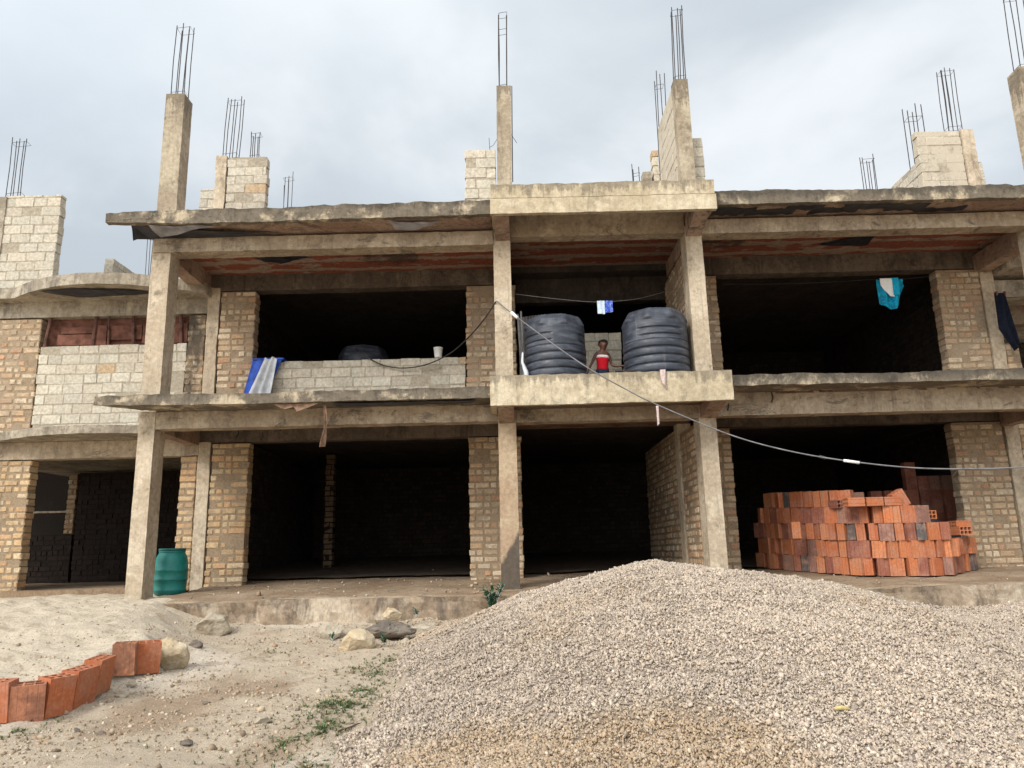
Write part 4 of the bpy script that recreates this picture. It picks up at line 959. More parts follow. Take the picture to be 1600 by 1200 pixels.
# kerb line surveyed at the heights the blocks show
KY = [(5.66, 5.68), (5.70, 5.80), (5.83, 6.04), (6.07, 6.40), (6.42, 6.84), (7.14, 7.18), (7.30, 7.40)]
KERB = [(at(*a, ya), at(*b, yb)) for (a, b), (ya, yb) in zip(KPX, KY)]
LINE = [(-9.0, 5.6)] + [(p.x, p.y) for seg in KERB for p in seg] + [(-3.42, 8.0), (-3.6, 8.6), (-4.0, 9.4), (-4.15, 10.4), (-4.15, 13.0)]
def vnoise(x, y, f, seed=0):
    x = x * f + seed * 17.3; y = y * f + seed * 7.9
    xi = np.floor(x).astype(np.int64); yi = np.floor(y).astype(np.int64); fx = x - xi; fy = y - yi
    fx = fx * fx * (3 - 2 * fx); fy = fy * fy * (3 - 2 * fy)
    def h(a, b):
        n = (a * 374761393 + b * 668265263 + seed * 982451653) & 0x7fffffff
        n = ((n ^ (n >> 13)) * 1274126177) & 0x7fffffff
        return ((n ^ (n >> 16)) & 0xffff) / 65535.0
    return (h(xi, yi) * (1 - fx) + h(xi + 1, yi) * fx) * (1 - fy) + (h(xi, yi + 1) * (1 - fx) + h(xi + 1, yi + 1) * fx) * fy
def fbm(x, y, f, o=4, seed=0):
    s = 0; a = 0.5
    for k in range(o): s = s + a * (vnoise(x, y, f * 2 ** k, seed + k) - 0.5); a *= 0.5
    return s
def smooth(a, b, v):
    t = np.clip((v - a) / (b - a), 0, 1); return t * t * (3 - 2 * t)
def sand_side(x, y):
    best = np.full(x.shape, 1e9); sg = np.zeros(x.shape)
    for (ax, ay), (bx, by) in zip(LINE[:-1], LINE[1:]):
        dx, dy = bx - ax, by - ay; L = dx * dx + dy * dy + 1e-9
        t = np.clip(((x - ax) * dx + (y - ay) * dy) / L, 0, 1)
        d = np.hypot(x - ax - t * dx, y - ay - t * dy); cr_ = dx * (y - ay) - dy * (x - ax)
        k = d < best; best = np.where(k, d, best); sg = np.where(k, np.sign(cr_), sg)
    poly = LINE + [(-60.0, 13.0), (-60.0, 5.6)]; ins = np.zeros(x.shape, bool)
    for (ax, ay), (bx, by) in zip(poly, poly[1:] + poly[:1]):
        if ay != by: ins ^= ((ay > y) != (by > y)) & (x < (bx - ax) * (y - ay) / (by - ay) + ax)
    return np.where(ins, best, -best)
def gz(x, y):
    x = np.asarray(x, float); y = np.asarray(y, float)
    yy = np.clip(y, -2.0, 10.4); g = -0.43 - 0.04 * (10.4 - yy) - 0.012 * smooth(-2.6, -3.4, x) * smooth(7.4, 6.2, y)
    near = smooth(16, 10, np.hypot(x, y - 6))
    g = g + near * (0.10 * fbm(x, y, 0.9, 4, 1) + 0.085 * fbm(x, y, 3.5, 4, 5) + 0.03 * fbm(x, y, 11, 2, 8))
    g = g + near * smooth(9.4, 10.25, y) * smooth(-4.6, -4.0, x) * (0.07 + 0.16 * fbm(x, y, 1.8, 4, 23))
    d = sand_side(x, y)
    wdt = 0.10 + 1.1 * smooth(7.45, 8.9, y)
    m = smooth(0.15, 1.1, d / wdt + 0.6 * smooth(7.5, 8.4, y))
    sand = -0.05 + 0.060 * (np.clip(y, 3, 11.2) - 11.0) - 0.11 * smooth(8.0, 6.2, y) + near * (0.12 * fbm(x, y, 1.6, 4, 11) + 0.085 * fbm(x, y, 5, 3, 15) + 0.04 * fbm(x, y, 12, 2, 18)) + 0.09 * smooth(-3.6, -5.6, x) * smooth(7.2, 8.6, y) * smooth(11.2, 9.6, y)
    m = m * smooth(-60, -30, x)
    return g * (1 - m) + sand * m
def pile_h(x, y):
    x = np.asarray(x, float); y = np.asarray(y, float)
    def cone(cx, cy, al, ar, bf, bb, h, e=1.35):
        a = np.where(x < cx, al, ar); b = np.where(y < cy, bf, bb)
        r = np.sqrt(((x - cx) / a) ** 2 + ((y - cy) / b) ** 2)
        w = 1 + 0.10 * fbm(x, y, 0.8, 3, 31)
        return h * np.clip(1 - (r * w / 1.08) ** e, 0, None)
    h1 = cone(1.45, 7.9, 2.6, 3.4, 3.5, 2.1, 0.875)
    h2 = cone(7.4, 8.4, 2.4, 4.0, 3.0, 1.9, 0.52)
    edge = x + 1.15 + 0.35 * fbm(x, y, 1.2, 3, 40) * 2 - 0.22 * smooth(8.0, 9.5, y) * 3
    flat = 0.05 * smooth(0.0, 0.5, edge) * smooth(10.35, 9.8, y) * smooth(14, 11, np.hypot(x - 2, y - 4)) * smooth(-1.5, 0.5, y)
    k = 0.06
    h = np.maximum(h1, h2); h = np.maximum(h, flat) + k * np.exp(-np.abs(h - flat) / k) * 0.4 * (flat > 0.01)
    h = h * smooth(-0.15, 0.30, edge + 0.6 * (h1 > 0.1))
    return h + (h > 0.02) * (0.075 * fbm(x, y, 1.7, 5, 50))
def axis(lo, hi, step, far):
    a = list(np.arange(lo, hi + step / 2, step)); s = step; v = a[-1]
    while v < far: s *= 1.35; v += s; a.append(v)
    s = step; v = a[0]; pre = []
    while v > -far: s *= 1.35; v -= s; pre.append(v)
    return np.array(pre[::-1] + a)
def grid_obj(name, xs, ys, zf, mat, cf):
    X, Y = np.meshgrid(xs, ys); Z = zf(X, Y); nx, ny = len(xs), len(ys)
    v = np.stack([X.ravel(), Y.ravel(), Z.ravel()], 1)
    i = np.arange((ny - 1) * nx).reshape(ny - 1, nx)[:, :-1].ravel()
    f = np.stack([i, i + 1, i + nx + 1, i + nx], 1)
    o = mesh_obj(name, v, f.tolist(), mat, None, cf(X.ravel(), Y.ravel(), Z.ravel()))
    for p in o.data.polygons: p.use_smooth = True
    return o
def gcol(x, y, z):
    w = smooth(0.03, 0.22, fbm(x, y, 0.55, 4, 61) + 0.10 * smooth(0, -3.0, x)); s = smooth(-0.5, 0.5, sand_side(x, y))
    br = smooth(0.02, 0.2, fbm(x, y, 0.8, 4, 77) + 0.10 * smooth(-3.2, -1.2, x))
    tan = np.array([0.52, 0.42, 0.31]); pale = np.array([0.66, 0.575, 0.47]); brown = np.array([0.33, 0.225, 0.145]); sand = np.array([0.61, 0.51, 0.385])
    c = tan[None] * (1 - w[:, None]) + pale[None] * w[:, None]
    c = c * (1 - br[:, None] * 0.75) + brown[None] * br[:, None] * 0.75
    return c * (1 - s[:, None]) + sand[None] * s[:, None]
ground = grid_obj('ground', axis(-7.0, 1.5, 0.035, 600), axis(3.6, 11.6, 0.035, 600), gz, M['ground'], gcol)
tag(ground, 'bare sandy ground with pale dust and brown soil patches', 'ground', kind='structure')

def stones(N, xy, zf, size, colf, squash=0.7, sink=0.15):
    """N irregular angular stones, returned as verts, faces, colours"""
    x, y = xy; cube = np.array([[sx, sy, sz] for sz in (-1, 1) for sy in (-1, 1) for sx in (-1, 1)], float)
    v = cube[None] * (1 + RNG.uniform(-0.5, 0.22, (N, 8, 3)))
    sc = size[:, None] * RNG.uniform(0.6, 1.2, (N, 3)); sc[:, 2] *= squash
    v = v * sc[:, None, :] * 0.62
    q = RNG.normal(size=(N, 4)); q /= np.linalg.norm(q, axis=1, keepdims=True)
    w_, a, b, c = q.T
    R = np.stack([np.stack([1 - 2 * (b * b + c * c), 2 * (a * b - c * w_), 2 * (a * c + b * w_)], 1),
                  np.stack([2 * (a * b + c * w_), 1 - 2 * (a * a + c * c), 2 * (b * c - a * w_)], 1),
                  np.stack([2 * (a * c - b * w_), 2 * (b * c + a * w_), 1 - 2 * (a * a + b * b)], 1)], 1)
    v = np.einsum('nij,nkj->nki', R, v)
    v[:, :, 0] += x[:, None]; v[:, :, 1] += y[:, None]; v[:, :, 2] += (zf(x, y) + size * sink)[:, None]
    F = np.array([(0, 2, 3, 1), (4, 5, 7, 6), (0, 1, 5, 4), (2, 6, 7, 3), (0, 4, 6, 2), (1, 3, 7, 5)])
    f = (F[None] + (np.arange(N) * 8)[:, None, None]).reshape(-1, 4)
    c = np.repeat(colf(x, y, N), 8, axis=0)
    return v.reshape(-1, 3), f, c
def fast_mesh(name, v, f, c, mat):
    me = bpy.data.meshes.new(name); n = len(f)
    me.vertices.add(len(v)); me.vertices.foreach_set('co', v.astype(np.float32).ravel())
    me.loops.add(n * 4); me.loops.foreach_set('vertex_index', f.astype(np.int32).ravel())
    me.polygons.add(n); me.polygons.foreach_set('loop_start', np.arange(0, n * 4, 4, dtype=np.int32))
    me.update(calc_edges=True); me.validate()
    at_ = me.attributes.new('col', 'FLOAT_COLOR', 'POINT'); cc = np.ones((len(v), 4), np.float32); cc[:, :3] = c; at_.data.foreach_set('color', cc.ravel())
    me.materials.append(mat); o = bpy.data.objects.new(name, me); COL.objects.link(o); return o
GCOLS = np.array([[0.50, 0.405, 0.305], [0.54, 0.44, 0.335], [0.46, 0.37, 0.28], [0.52, 0.415, 0.325], [0.40, 0.325, 0.25], [0.56, 0.47, 0.365], [0.49, 0.385, 0.27], [0.33, 0.27, 0.215]])
def gravcol(x, y, N):
    c = GCOLS[RNG.integers(0, len(GCOLS), N)] * RNG.uniform(0.78, 1.06, (N, 1)) * (1 + 0.5 * fbm(x, y, 0.7, 4, 71))[:, None] * np.array([0.985, 0.985, 1.01])
    ochre = smooth(-0.05, 0.22, fbm(x, y, 0.9, 5, 91) * 0.7 + 0.58 * smooth(5.25, 4.5, y) * smooth(-1.2, -0.1, x) * smooth(2.0, 0.6, x) - 0.09) * RNG.uniform(0.2, 1.2, N)
    ochre = np.maximum(ochre, 0.8 * smooth(0.15, -0.5, x) * smooth(7.2, 8.6, y) * RNG.uniform(0.2, 1.1, N))
    ochre = np.clip(ochre, 0, 1)
    oc = np.array([0.37, 0.245, 0.125]); c = c * (1 - 0.7 * ochre[:, None]) + oc[None] * 0.7 * ochre[:, None] * RNG.uniform(0.7, 1.2, (N, 1))
    k = RNG.random(N) < 0.0006; c[k] = np.array([0.42, 0.2, 0.1]); return c
def top_z(x, y): return gz(x, y) + pile_h(x, y)
xs = np.arange(-2.2, 11.0, 0.06); ys = np.arange(2.8, 10.5, 0.06)
X, Y = np.meshgrid(xs, ys); H = pile_h(X, Y)
keep = H > 0.012; Zt = gz(X, Y) + H - 0.012
nx, ny = len(xs), len(ys)
pv = np.stack([X.ravel(), Y.ravel(), np.where(keep, Zt, gz(X, Y) - 0.05).ravel()], 1)
i = np.arange((ny - 1) * nx).reshape(ny - 1, nx)[:, :-1].ravel(); pf = np.stack([i, i + 1, i + nx + 1, i + nx], 1)
kk = keep.ravel(); pf = pf[kk[pf].any(1)]
pc = gravcol(pv[:, 0], pv[:, 1], len(pv)) * 0.75
N = 760000
sx = RNG.uniform(-2.0, 10.0, N); sy = RNG.uniform(2.9, 10.3, N)
vis = (sx / sy < 1.05) & (sx / sy > -0.55)
h = pile_h(sx, sy); kp = vis & (h > 0.02) & (RNG.random(N) < np.clip(h / 0.05, 0.15, 1.0)) & (RNG.random(N) < np.clip(1.3 - (sy - 4) * 0.08, 0.5, 1))
sx, sy = sx[kp], sy[kp]; n = len(sx)
size = np.clip(RNG.lognormal(math.log(0.0085), 0.45, n), 0.0035, 0.026)
sv, sf, sc_ = stones(n, (sx, sy), top_z, size, gravcol, 0.5, 0.15)
gv = np.concatenate([pv, sv]); gf = np.concatenate([pf, sf + len(pv)]); gc = np.concatenate([pc, sc_])
gp = fast_mesh('gravel_pile', gv, gf, gc, M['stone'])
tag(gp, 'broad heap of pale crushed stone filling the right foreground', 'gravel', kind='stuff')
# loose rubble on the bare ground
N = 30000; sx = RNG.uniform(-5.5, 0.2, N); sy = RNG.uniform(3.6, 10.3, N)
kp = (pile_h(sx, sy) < 0.02) & (RNG.random(N) < 0.25 + 0.75 * smooth(0.0, 0.18, fbm(sx, sy, 1.3, 3, 70) + 0.12 * smooth(-2.6, -0.9, sx)))
kp &= ~((sand_side(sx, sy) > 0.05) & (RNG.random(N) < 0.8))
sx, sy = sx[kp], sy[kp]; n = len(sx)
size = np.clip(RNG.lognormal(math.log(0.0075), 0.55, n), 0.003, 0.04)
RC = np.array([[0.40, 0.31, 0.21], [0.32, 0.235, 0.155], [0.50, 0.42, 0.32], [0.23, 0.17, 0.12], [0.44, 0.34, 0.235], [0.36, 0.25, 0.165]])
v, f, c = stones(n, (sx, sy), gz, size, lambda x, y, k: RC[RNG.integers(0, len(RC), k)] * RNG.uniform(0.8, 1.15, (k, 1)), 0.7, 0.1)
tag(fast_mesh('ground_rubble', v, f, c, M['stone']), 'scattered clods and pebbles on the bare ground', 'rubble', kind='stuff')
# debris along the floor edge
N = 420; sx = RNG.uniform(-4.6, 7.5, N); sy = 10.5 + RNG.random(N) ** 1.5 * 4.5
fz = lambda x, y: -0.035 + np.maximum(-0.03, 0.055 * (y - 10.9))
size = np.clip(RNG.lognormal(math.log(0.014), 0.5, N), 0.006, 0.06)
v, f, c = stones(N, (sx, sy), fz, size, lambda x, y, k: RC[RNG.integers(0, len(RC), k)] * RNG.uniform(0.8, 1.2, (k, 1)), 0.7, 0.3)
tag(fast_mesh('floor_rubble', v, f, c, M['stone']), 'crumbs of brick and mortar scattered over the dirt floor', 'rubble', kind='stuff')

# ------------------------------------------------------------------ rocks
def rock(px, py, Y, w, h, d, mat, label, seed, flat=0.0, rot=0.0, name='rock', sink=0.25, z=None, rough=0.16):
    p = at(px, py, Y); zb = float(gz(p.x, p.y)) if z is None else z
    bm = bmesh.new(); bmesh.ops.create_icosphere(bm, subdivisions=4, radius=1.0)
    for v in bm.verts:
        c = v.co.copy(); k = 1.0
        for pl in range(9):      # chip facets off
            rr = random.Random(seed * 31 + pl); nrm = Vector((rr.uniform(-1, 1), rr.uniform(-1, 1), rr.uniform(-0.6, 1))).normalized()
            dd = c.dot(nrm) - rr.uniform(0.55, 0.8)
            if dd > 0: c -= nrm * dd
        c += noise.noise_vector(c * 1.7 + Vector((seed, 0, 0))) * rough * 0.6 + noise.noise_vector(c * 6 + Vector((seed, 3, 0))) * rough * 0.28
        v.co = Vector((c.x * w / 2, c.y * d / 2, c.z * h / 2 + h * (0.5 - sink)))
    me = bpy.data.meshes.new(name); bm.to_mesh(me); bm.free(); me.materials.append(mat)
    o = bpy.data.objects.new(name, me); COL.objects.link(o); o.location = (p.x, p.y, zb); o.rotation_euler[2] = rot
    return tag(o, label, 'rock')
rock(336, 975, 9.7, 0.44, 0.32, 0.36, M['rock_grey'], 'grey and cream rock lying below the plinth corner', 3, rot=0.3, sink=0.12)
rock(270, 1006, 7.75, 0.33, 0.37, 0.28, M['rock_tan'], 'tan rock ending the row of hollow kerb blocks', 5, sink=0.15)
rock(306, 995, 8.5, 0.16, 0.11, 0.14, M['rock_dark'], 'small dark stone between the tan and the grey rocks', 8)
rock(517, 990, 9.5, 0.30, 0.26, 0.26, M['rock_grey'], 'squat grey rock standing against the plinth', 11, sink=0.2)
rock(556, 1008, 8.6, 0.42, 0.28, 0.34, M['rock_tan'], 'wide yellowish rock below the dark rubble lump', 14, sink=0.25)
rock(608, 985, 9.25, 0.62, 0.22, 0.40, M['rock_dark'], 'flat dark rubble lump with a rough surface', 17, rough=0.3, sink=0.15, z=float(gz(-1.45, 9.25)) + 0.03)
rock(613, 963, 9.75, 0.30, 0.17, 0.2, M['rock_tan'], 'pale broken brick propped behind the dark rubble lump', 21, rot=-0.5, sink=0.0, z=float(gz(-1.5, 9.75)) + 0.10)
rock(660, 972, 9.7, 0.34, 0.14, 0.22, M['rock_grey'], 'low pale stone half buried at the left foot of the gravel', 24)
rock(409, 1133, 5.5, 0.13, 0.06, 0.09, M['rock_grey'], 'small grey stone lying alone on the bare foreground', 27, rot=0.6, sink=0.1)
rock(634, 998, 8.9, 0.14, 0.09, 0.1, M['rock_grey'], 'small pale stone at the right foot of the dark rubble', 29)
rock(207, 1050, 7.0, 0.09, 0.07, 0.08, M['rock_grey'], 'small grey stone at the foot of the kerb blocks', 31, sink=0.1)
rock(190, 1072, 6.6, 0.13, 0.05, 0.10, M['rock_grey'], 'flat pale stone in front of the kerb row', 33, sink=0.2)
for k, (px, py, Y, w) in enumerate([(1431, 946, 9.2, 0.28), (1466, 962, 8.9, 0.20)]):
    p = at(px, py, Y); rock(px, py, Y, w, 0.06, 0.22, M['rock_grey'], ['larger flat slab on the gravel below the brick stack', 'smaller flat slab on the gravel beside the dark hollow'][k], 40 + k, sink=0.0, z=float(top_z(np.array([p.x]), np.array([p.y]))[0]) - 0.005, rough=0.08, name='stone_slab')

rock(120, 1137, 5.45, 0.045, 0.03, 0.03, M['rock_dark'], 'tiny black scrap on the ground below the kerb, left one', 51, name='scrap', sink=0.1)
rock(158, 1138, 5.45, 0.055, 0.025, 0.03, M['rock_dark'], 'tiny black scrap on the ground below the kerb, right one', 52, name='scrap', sink=0.1)
rock(323, 1083, 6.15, 0.07, 0.03, 0.05, M['rock_dark'], 'small dark chip lying on the pale dust patch', 53, name='scrap', sink=0.1)
rock(290, 1161, 5.1, 0.09, 0.04, 0.07, M['rock_dark'], 'flat dark clod near the bottom edge of the foreground', 54, name='clod', sink=0.2)
pa, pb = at(528, 1140, 5.28), at(562, 1128, 5.45)
sq = MB(); sq.tube([(p_.x, p_.y, float(gz(p_.x, p_.y) + pile_h(p_.x, p_.y)) + 0.012) for p_ in (pa, (pa + pb) / 2, pb)], [0.007, 0.006, 0.004], 6)
so2 = sq.build('stick', M['wood_post'], None, True); move_origin(so2, (pa.x, pa.y, float(gz(pa.x, pa.y)))); tag(so2, 'short dark stick lying at the left edge of the gravel', 'stick')
pa = at(1322, 1166, 4.75); zz = float(gz(pa.x, pa.y) + pile_h(pa.x, pa.y))
sq = MB(); sq.tube([(pa.x - 0.045, pa.y, zz + 0.016), (pa.x, pa.y + 0.005, zz + 0.02), (pa.x + 0.045, pa.y, zz + 0.014)], [0.010, 0.014, 0.008], 8)
so2 = sq.build('husk', plain('dry_yellow_husk', (0.50, 0.40, 0.17), 0.85, 0.2, 0.3, 30), None, True); move_origin(so2, (pa.x, pa.y, zz)); tag(so2, 'dry yellow husk lying on the gravel in front', 'husk')
# ------------------------------------------------------------------ plants and grass
def leaf(q, p, d, w, L, c):
    d = d.normalized(); s = d.cross(Vector((0, 0, 1)))
    s = s.normalized() if s.length > 0.05 else Vector((1, 0, 0)); u = s.cross(d)
    q.add([p, p + d * L * 0.45 + s * w + u * 0.003, p + d * L - u * L * 0.15, p + d * L * 0.45 - s * w + u * 0.003], [(0, 1, 2, 3)], c)
def plant(px, py, Y, h, nst, nl, label, seed, lw=0.012, ll=0.05, spread=0.35, z=None):
    R = random.Random(seed); p0 = at(px, py, Y); zb = p0.z if z is None else z
    t = thing('plant', (p0.x, Y, zb), label, 'plant'); st = MB(); lf = MB()
    for k in range(nst):
        a = R.uniform(0, 6.28); lean = R.uniform(0.1, 1) * spread; hh = h * R.uniform(0.55, 1)
        b = Vector((p0.x, Y, zb)); e = b + Vector((math.cos(a) * lean * hh * 1.3, math.sin(a) * lean * hh, hh))
        m_ = (b + e) / 2 + Vector((0, 0, 0.1 * hh)); st.tube([b, m_, e], [0.005, 0.004, 0.0015], 5)
        for j in range(nl):
            t_ = R.uniform(0.15, 1.0); q0 = b * (1 - t_) ** 2 + m_ * 2 * t_ * (1 - t_) + e * t_ * t_
            d = Vector((R.uniform(-1, 1), R.uniform(-1, 1), R.uniform(-0.1, 0.9)))
            g = R.uniform(0.65, 1.25); leaf(lf, q0, d, lw * R.uniform(0.7, 1.2), ll * R.uniform(0.7, 1.2), (0.035 * g, 0.125 * g, 0.045 * g))
    st.build('stem', M['leaf'], t); lf.build('foliage', M['leaf'], t)
plant(771, 958, 9.95, 0.36, 16, 26, 'bushy green plant growing where the gravel meets the plinth', 1, 0.014, 0.055, 0.42)
plant(650, 963, 10.0, 0.11, 6, 12, 'tiny green weed sprouting at the foot of the plinth', 2, 0.008, 0.03)
plant(519, 1004, 9.2, 0.13, 6, 12, 'small weed growing in front of the squat grey rock', 3, 0.008, 0.03)
plant(600, 1006, 8.7, 0.09, 8, 12, 'low dark weed under the edge of the dark rubble lump', 4, 0.01, 0.035, 0.8)
N = 1500; mbg = MB(); R = random.Random(5)
spots = [(at(px, py, Y), r, n) for px, py, Y, r, n in [(610, 1025, 7.7, 0.22, 60), (590, 1040, 7.2, 0.25, 80), (570, 1070, 6.5, 0.17, 110), (545, 1105, 5.9, 0.20, 170), (512, 1110, 5.8, 0.18, 120), (505, 1140, 5.35, 0.13, 140), (480, 1195, 4.6, 0.12, 60), (555, 1040, 7.3, 0.3, 60), (440, 1165, 5.0, 0.35, 130), (420, 1010, 8.5, 0.5, 50), (30, 1128, 5.5, 0.25, 60), (640, 965, 9.9, 0.2, 30), (530, 975, 9.6, 0.4, 30)]]
for p, r, n in spots:
    for k in range(int(n * 1.15)):
        a = R.uniform(0, 6.28); rr = r * abs(R.gauss(0, 0.95)); x = p.x + rr * math.cos(a); y = p.y + rr * 1.6 * math.sin(a)
        z = float(gz(x, y) + pile_h(x, y)) - 0.004
        for b in range(R.randint(4, 8)):
            g = R.uniform(0.6, 1.3); dry = R.random() < 0.4
            c = (0.24 * g, 0.19 * g, 0.10 * g) if dry else (0.060 * g, 0.120 * g, 0.042 * g)
            d = Vector((R.uniform(-1, 1), R.uniform(-1, 1), R.uniform(0.25, 1.1)))
            leaf(mbg, Vector((x, y, z)), d, R.uniform(0.002, 0.0045), R.uniform(0.015, 0.045), c)
gr = mbg.build('grass', M['leaf']); tag(gr, 'thin green grass and weeds along the edge of the gravel', 'grass', kind='stuff')

# ------------------------------------------------------------------ drum
D = thing('plastic_drum', (-5.16, 11.78, -0.02), 'teal plastic drum standing beside the left corner column', 'drum')
prof = [(0.195, 0), (0.215, 0.012), (0.222, 0.05), (0.226, 0.055), (0.226, 0.075), (0.222, 0.08), (0.232, 0.2), (0.240, 0.206), (0.240, 0.232), (0.234, 0.238), (0.235, 0.33), (0.242, 0.336), (0.242, 0.362), (0.235, 0.368), (0.226, 0.48), (0.212, 0.545), (0.188, 0.592), (0.178, 0.606), (0.186, 0.61), (0.186, 0.632)]
q = MB(); lathe(q, -5.16, 11.78, -0.02, prof, 40); q.build('body', M['drum'], D, True)
q = MB(); lathe(q, -5.16, 11.78, 0.614, [(0.188, 0), (0.192, 0.002), (0.192, 0.028), (0.184, 0.034), (0.165, 0.030)], 40); q.build('lid', M['drum_lid'], D, True)

# ------------------------------------------------------------------ hollow clay blocks
def hollow_mesh(W, D_, H, cx, cy, wall=0.014, name='hollow_block'):
    """block standing on end: cells run along z; W along x, D along y"""
    xs = [-W / 2]; 
    cw = (W - wall * (cx + 1)) / cx; cd = (D_ - wall * (cy + 1)) / cy
    for k in range(cx): xs += [xs[-1] + wall, xs[-1] + wall + cw]
    xs.append(xs[-1] + wall); ys = [-D_ / 2]
    for k in range(cy): ys += [ys[-1] + wall, ys[-1] + wall + cd]
    ys.append(ys[-1] + wall)
    vs = {}; V_ = []; F_ = []
    def vi(i, j, k):
        if (i, j, k) not in vs: vs[(i, j, k)] = len(V_); V_.append((xs[i], ys[j], H * k))
        return vs[(i, j, k)]
    nx_, ny_ = len(xs) - 1, len(ys) - 1
    hole = lambda i, j: 0 <= i < nx_ and 0 <= j < ny_ and i % 2 == 1 and j % 2 == 1
    for i in range(nx_):
        for j in range(ny_):
            if hole(i, j):
                F_ += [(vi(i, j, 0), vi(i, j, 1), vi(i + 1, j, 1), vi(i + 1, j, 0)), (vi(i + 1, j + 1, 0), vi(i + 1, j + 1, 1), vi(i, j + 1, 1), vi(i, j + 1, 0)),
                       (vi(i, j + 1, 0), vi(i, j + 1, 1), vi(i, j, 1), vi(i, j, 0)), (vi(i + 1, j, 0), vi(i + 1, j, 1), vi(i + 1, j + 1, 1), vi(i + 1, j + 1, 0))]
            else:
                F_ += [(vi(i, j, 1), vi(i + 1, j, 1), vi(i + 1, j + 1, 1), vi(i, j + 1, 1)), (vi(i, j + 1, 0), vi(i + 1, j + 1, 0), vi(i + 1, j, 0), vi(i, j, 0))]
    for i in range(nx_):
        F_ += [(vi(i, 0, 0), vi(i + 1, 0, 0), vi(i + 1, 0, 1), vi(i, 0, 1)), (vi(i + 1, ny_, 0), vi(i, ny_, 0), vi(i, ny_, 1), vi(i + 1, ny_, 1))]
    for j in range(ny_):
        F_ += [(vi(0, j + 1, 0), vi(0, j, 0), vi(0, j, 1), vi(0, j + 1, 1)), (vi(nx_, j, 0), vi(nx_, j + 1, 0), vi(nx_, j + 1, 1), vi(nx_, j, 1))]
    # shallow scored grooves on the two broad faces
    me = bpy.data.meshes.new(name); me.from_pydata(V_, [], F_); me.materials.append(M['hollow']); me.update()
    return me
HB = hollow_mesh(0.195, 0.125, 0.248, 3, 2)
proto = bpy.data.objects.new('hollow_block', HB)
ORANGE = [(0.47, 0.155, 0.064), (0.43, 0.135, 0.058), (0.50, 0.18, 0.075)]; RED = [(0.35, 0.115, 0.065), (0.37, 0.125, 0.07), (0.31, 0.10, 0.062)]
DUSTY = [(0.34, 0.17, 0.115), (0.31, 0.15, 0.11)]; GREY = [(0.21, 0.15, 0.125), (0.16, 0.135, 0.125)]
KIND = [('bright orange', ORANGE, 0.0, 14), ('dark red', RED, 0.2, 5), ('dusty red', DUSTY, 0.2, 3), ('charred grey', GREY, 0.7, 1)]
BAG = [k for k in KIND for _ in range(k[3])]
used = [False]
def place(me, x, y, z, rz, kind, label, group, rx=0.0, ry=0.0, name='hollow_block'):
    o = proto.copy() if used[0] else proto
    used[0] = True
    o.name = name; o.data = me; COL.objects.link(o)
    o.location = (x, y, z); o.rotation_euler = (rx, ry, rz)
    c = random.choice(kind[1]); v = random.uniform(0.9, 1.1); o.color = (c[0] * v, c[1] * v, c[2] * v, kind[2])
    return tag(o, label, 'hollow brick', group)
ORD = ['first', 'second', 'third', 'fourth', 'fifth', 'sixth', 'seventh', 'eighth', 'ninth', 'tenth', 'eleventh', 'twelfth', 'thirteenth', 'fourteenth', 'fifteenth', 'sixteenth', 'seventeenth', 'eighteenth', 'nineteenth', 'twentieth', 'twenty-first', 'twenty-second', 'twenty-third', 'twenty-fourth', 'twenty-fifth', 'twenty-sixth', 'twenty-seventh', 'twenty-eighth', 'twenty-ninth', 'thirtieth']
PATH = [Vector((4.10, 13.5, 0)), Vector((4.38, 12.75, 0)), Vector((4.72, 12.1, 0)), Vector((5.05, 11.6, 0)), Vector((5.40, 11.35, 0)), Vector((5.90, 11.27, 0)), Vector((6.28, 11.32, 0)), Vector((6.62, 11.75, 0)), Vector((7.02, 12.0, 0))]
cum = [0.0]
for a, b in zip(PATH[:-1], PATH[1:]): cum.append(cum[-1] + (b - a).length)
def on_path(s):
    s = max(0.0, min(cum[-1] - 1e-4, s))
    for i in range(len(PATH) - 1):
        if s <= cum[i + 1]:
            t = (s - cum[i]) / (cum[i + 1] - cum[i]); d = (PATH[i + 1] - PATH[i]).normalized(); return PATH[i].lerp(PATH[i + 1], t), d
COURSES = [('bottom course', 0.0, cum[-1]), ('second course', 0.05, cum[-1] - 0.02), ('third course', 0.0, cum[6] + 0.10), ('fourth course', 0.15, cum[5] + 0.02), ('topmost course', 0.3, cum[3] - 0.1)]
HZ = 0.249; GS = 'hollow clay bricks stacked in the right bay'
def dz(y): return -0.035 + max(-0.03, 0.055 * (y - 10.9))
random.seed(21)
for r, (cname, s0, s1) in enumerate(COURSES):
    s = s0; idx = 0
    while s < s1 - 0.05 and idx < 30:
        wide = random.random() < 0.28; w = 0.195 if wide else 0.125
        p, d = on_path(s + w / 2); inn = Vector((-d.y, d.x, 0))
        ang = math.atan2(d.y, d.x) + (0 if wide else math.pi / 2) + random.choice((-0.24, 0.12, 0.3, 0.0)) + random.uniform(-0.1, 0.1)
        # bricks keep facing roughly out of the bay where the heap turns a corner
        dep = 0.0625 if wide else 0.0975
        c = p + inn * (dep + random.uniform(-0.02, 0.035)); base = dz(p.y) if r == 0 else dz(11.6) + 0.02
        z0 = dz(c.y) + 0.01 + HZ * r
        kind = random.choice(BAG)
        place(HB, c.x, c.y, z0, ang, kind, f'{kind[0]} hollow brick, {ORD[idx]} from the left in the {cname} of the stack', GS, random.uniform(-0.02, 0.02), random.uniform(-0.035, 0.035))
        s += w + random.uniform(0.012, 0.034); idx += 1
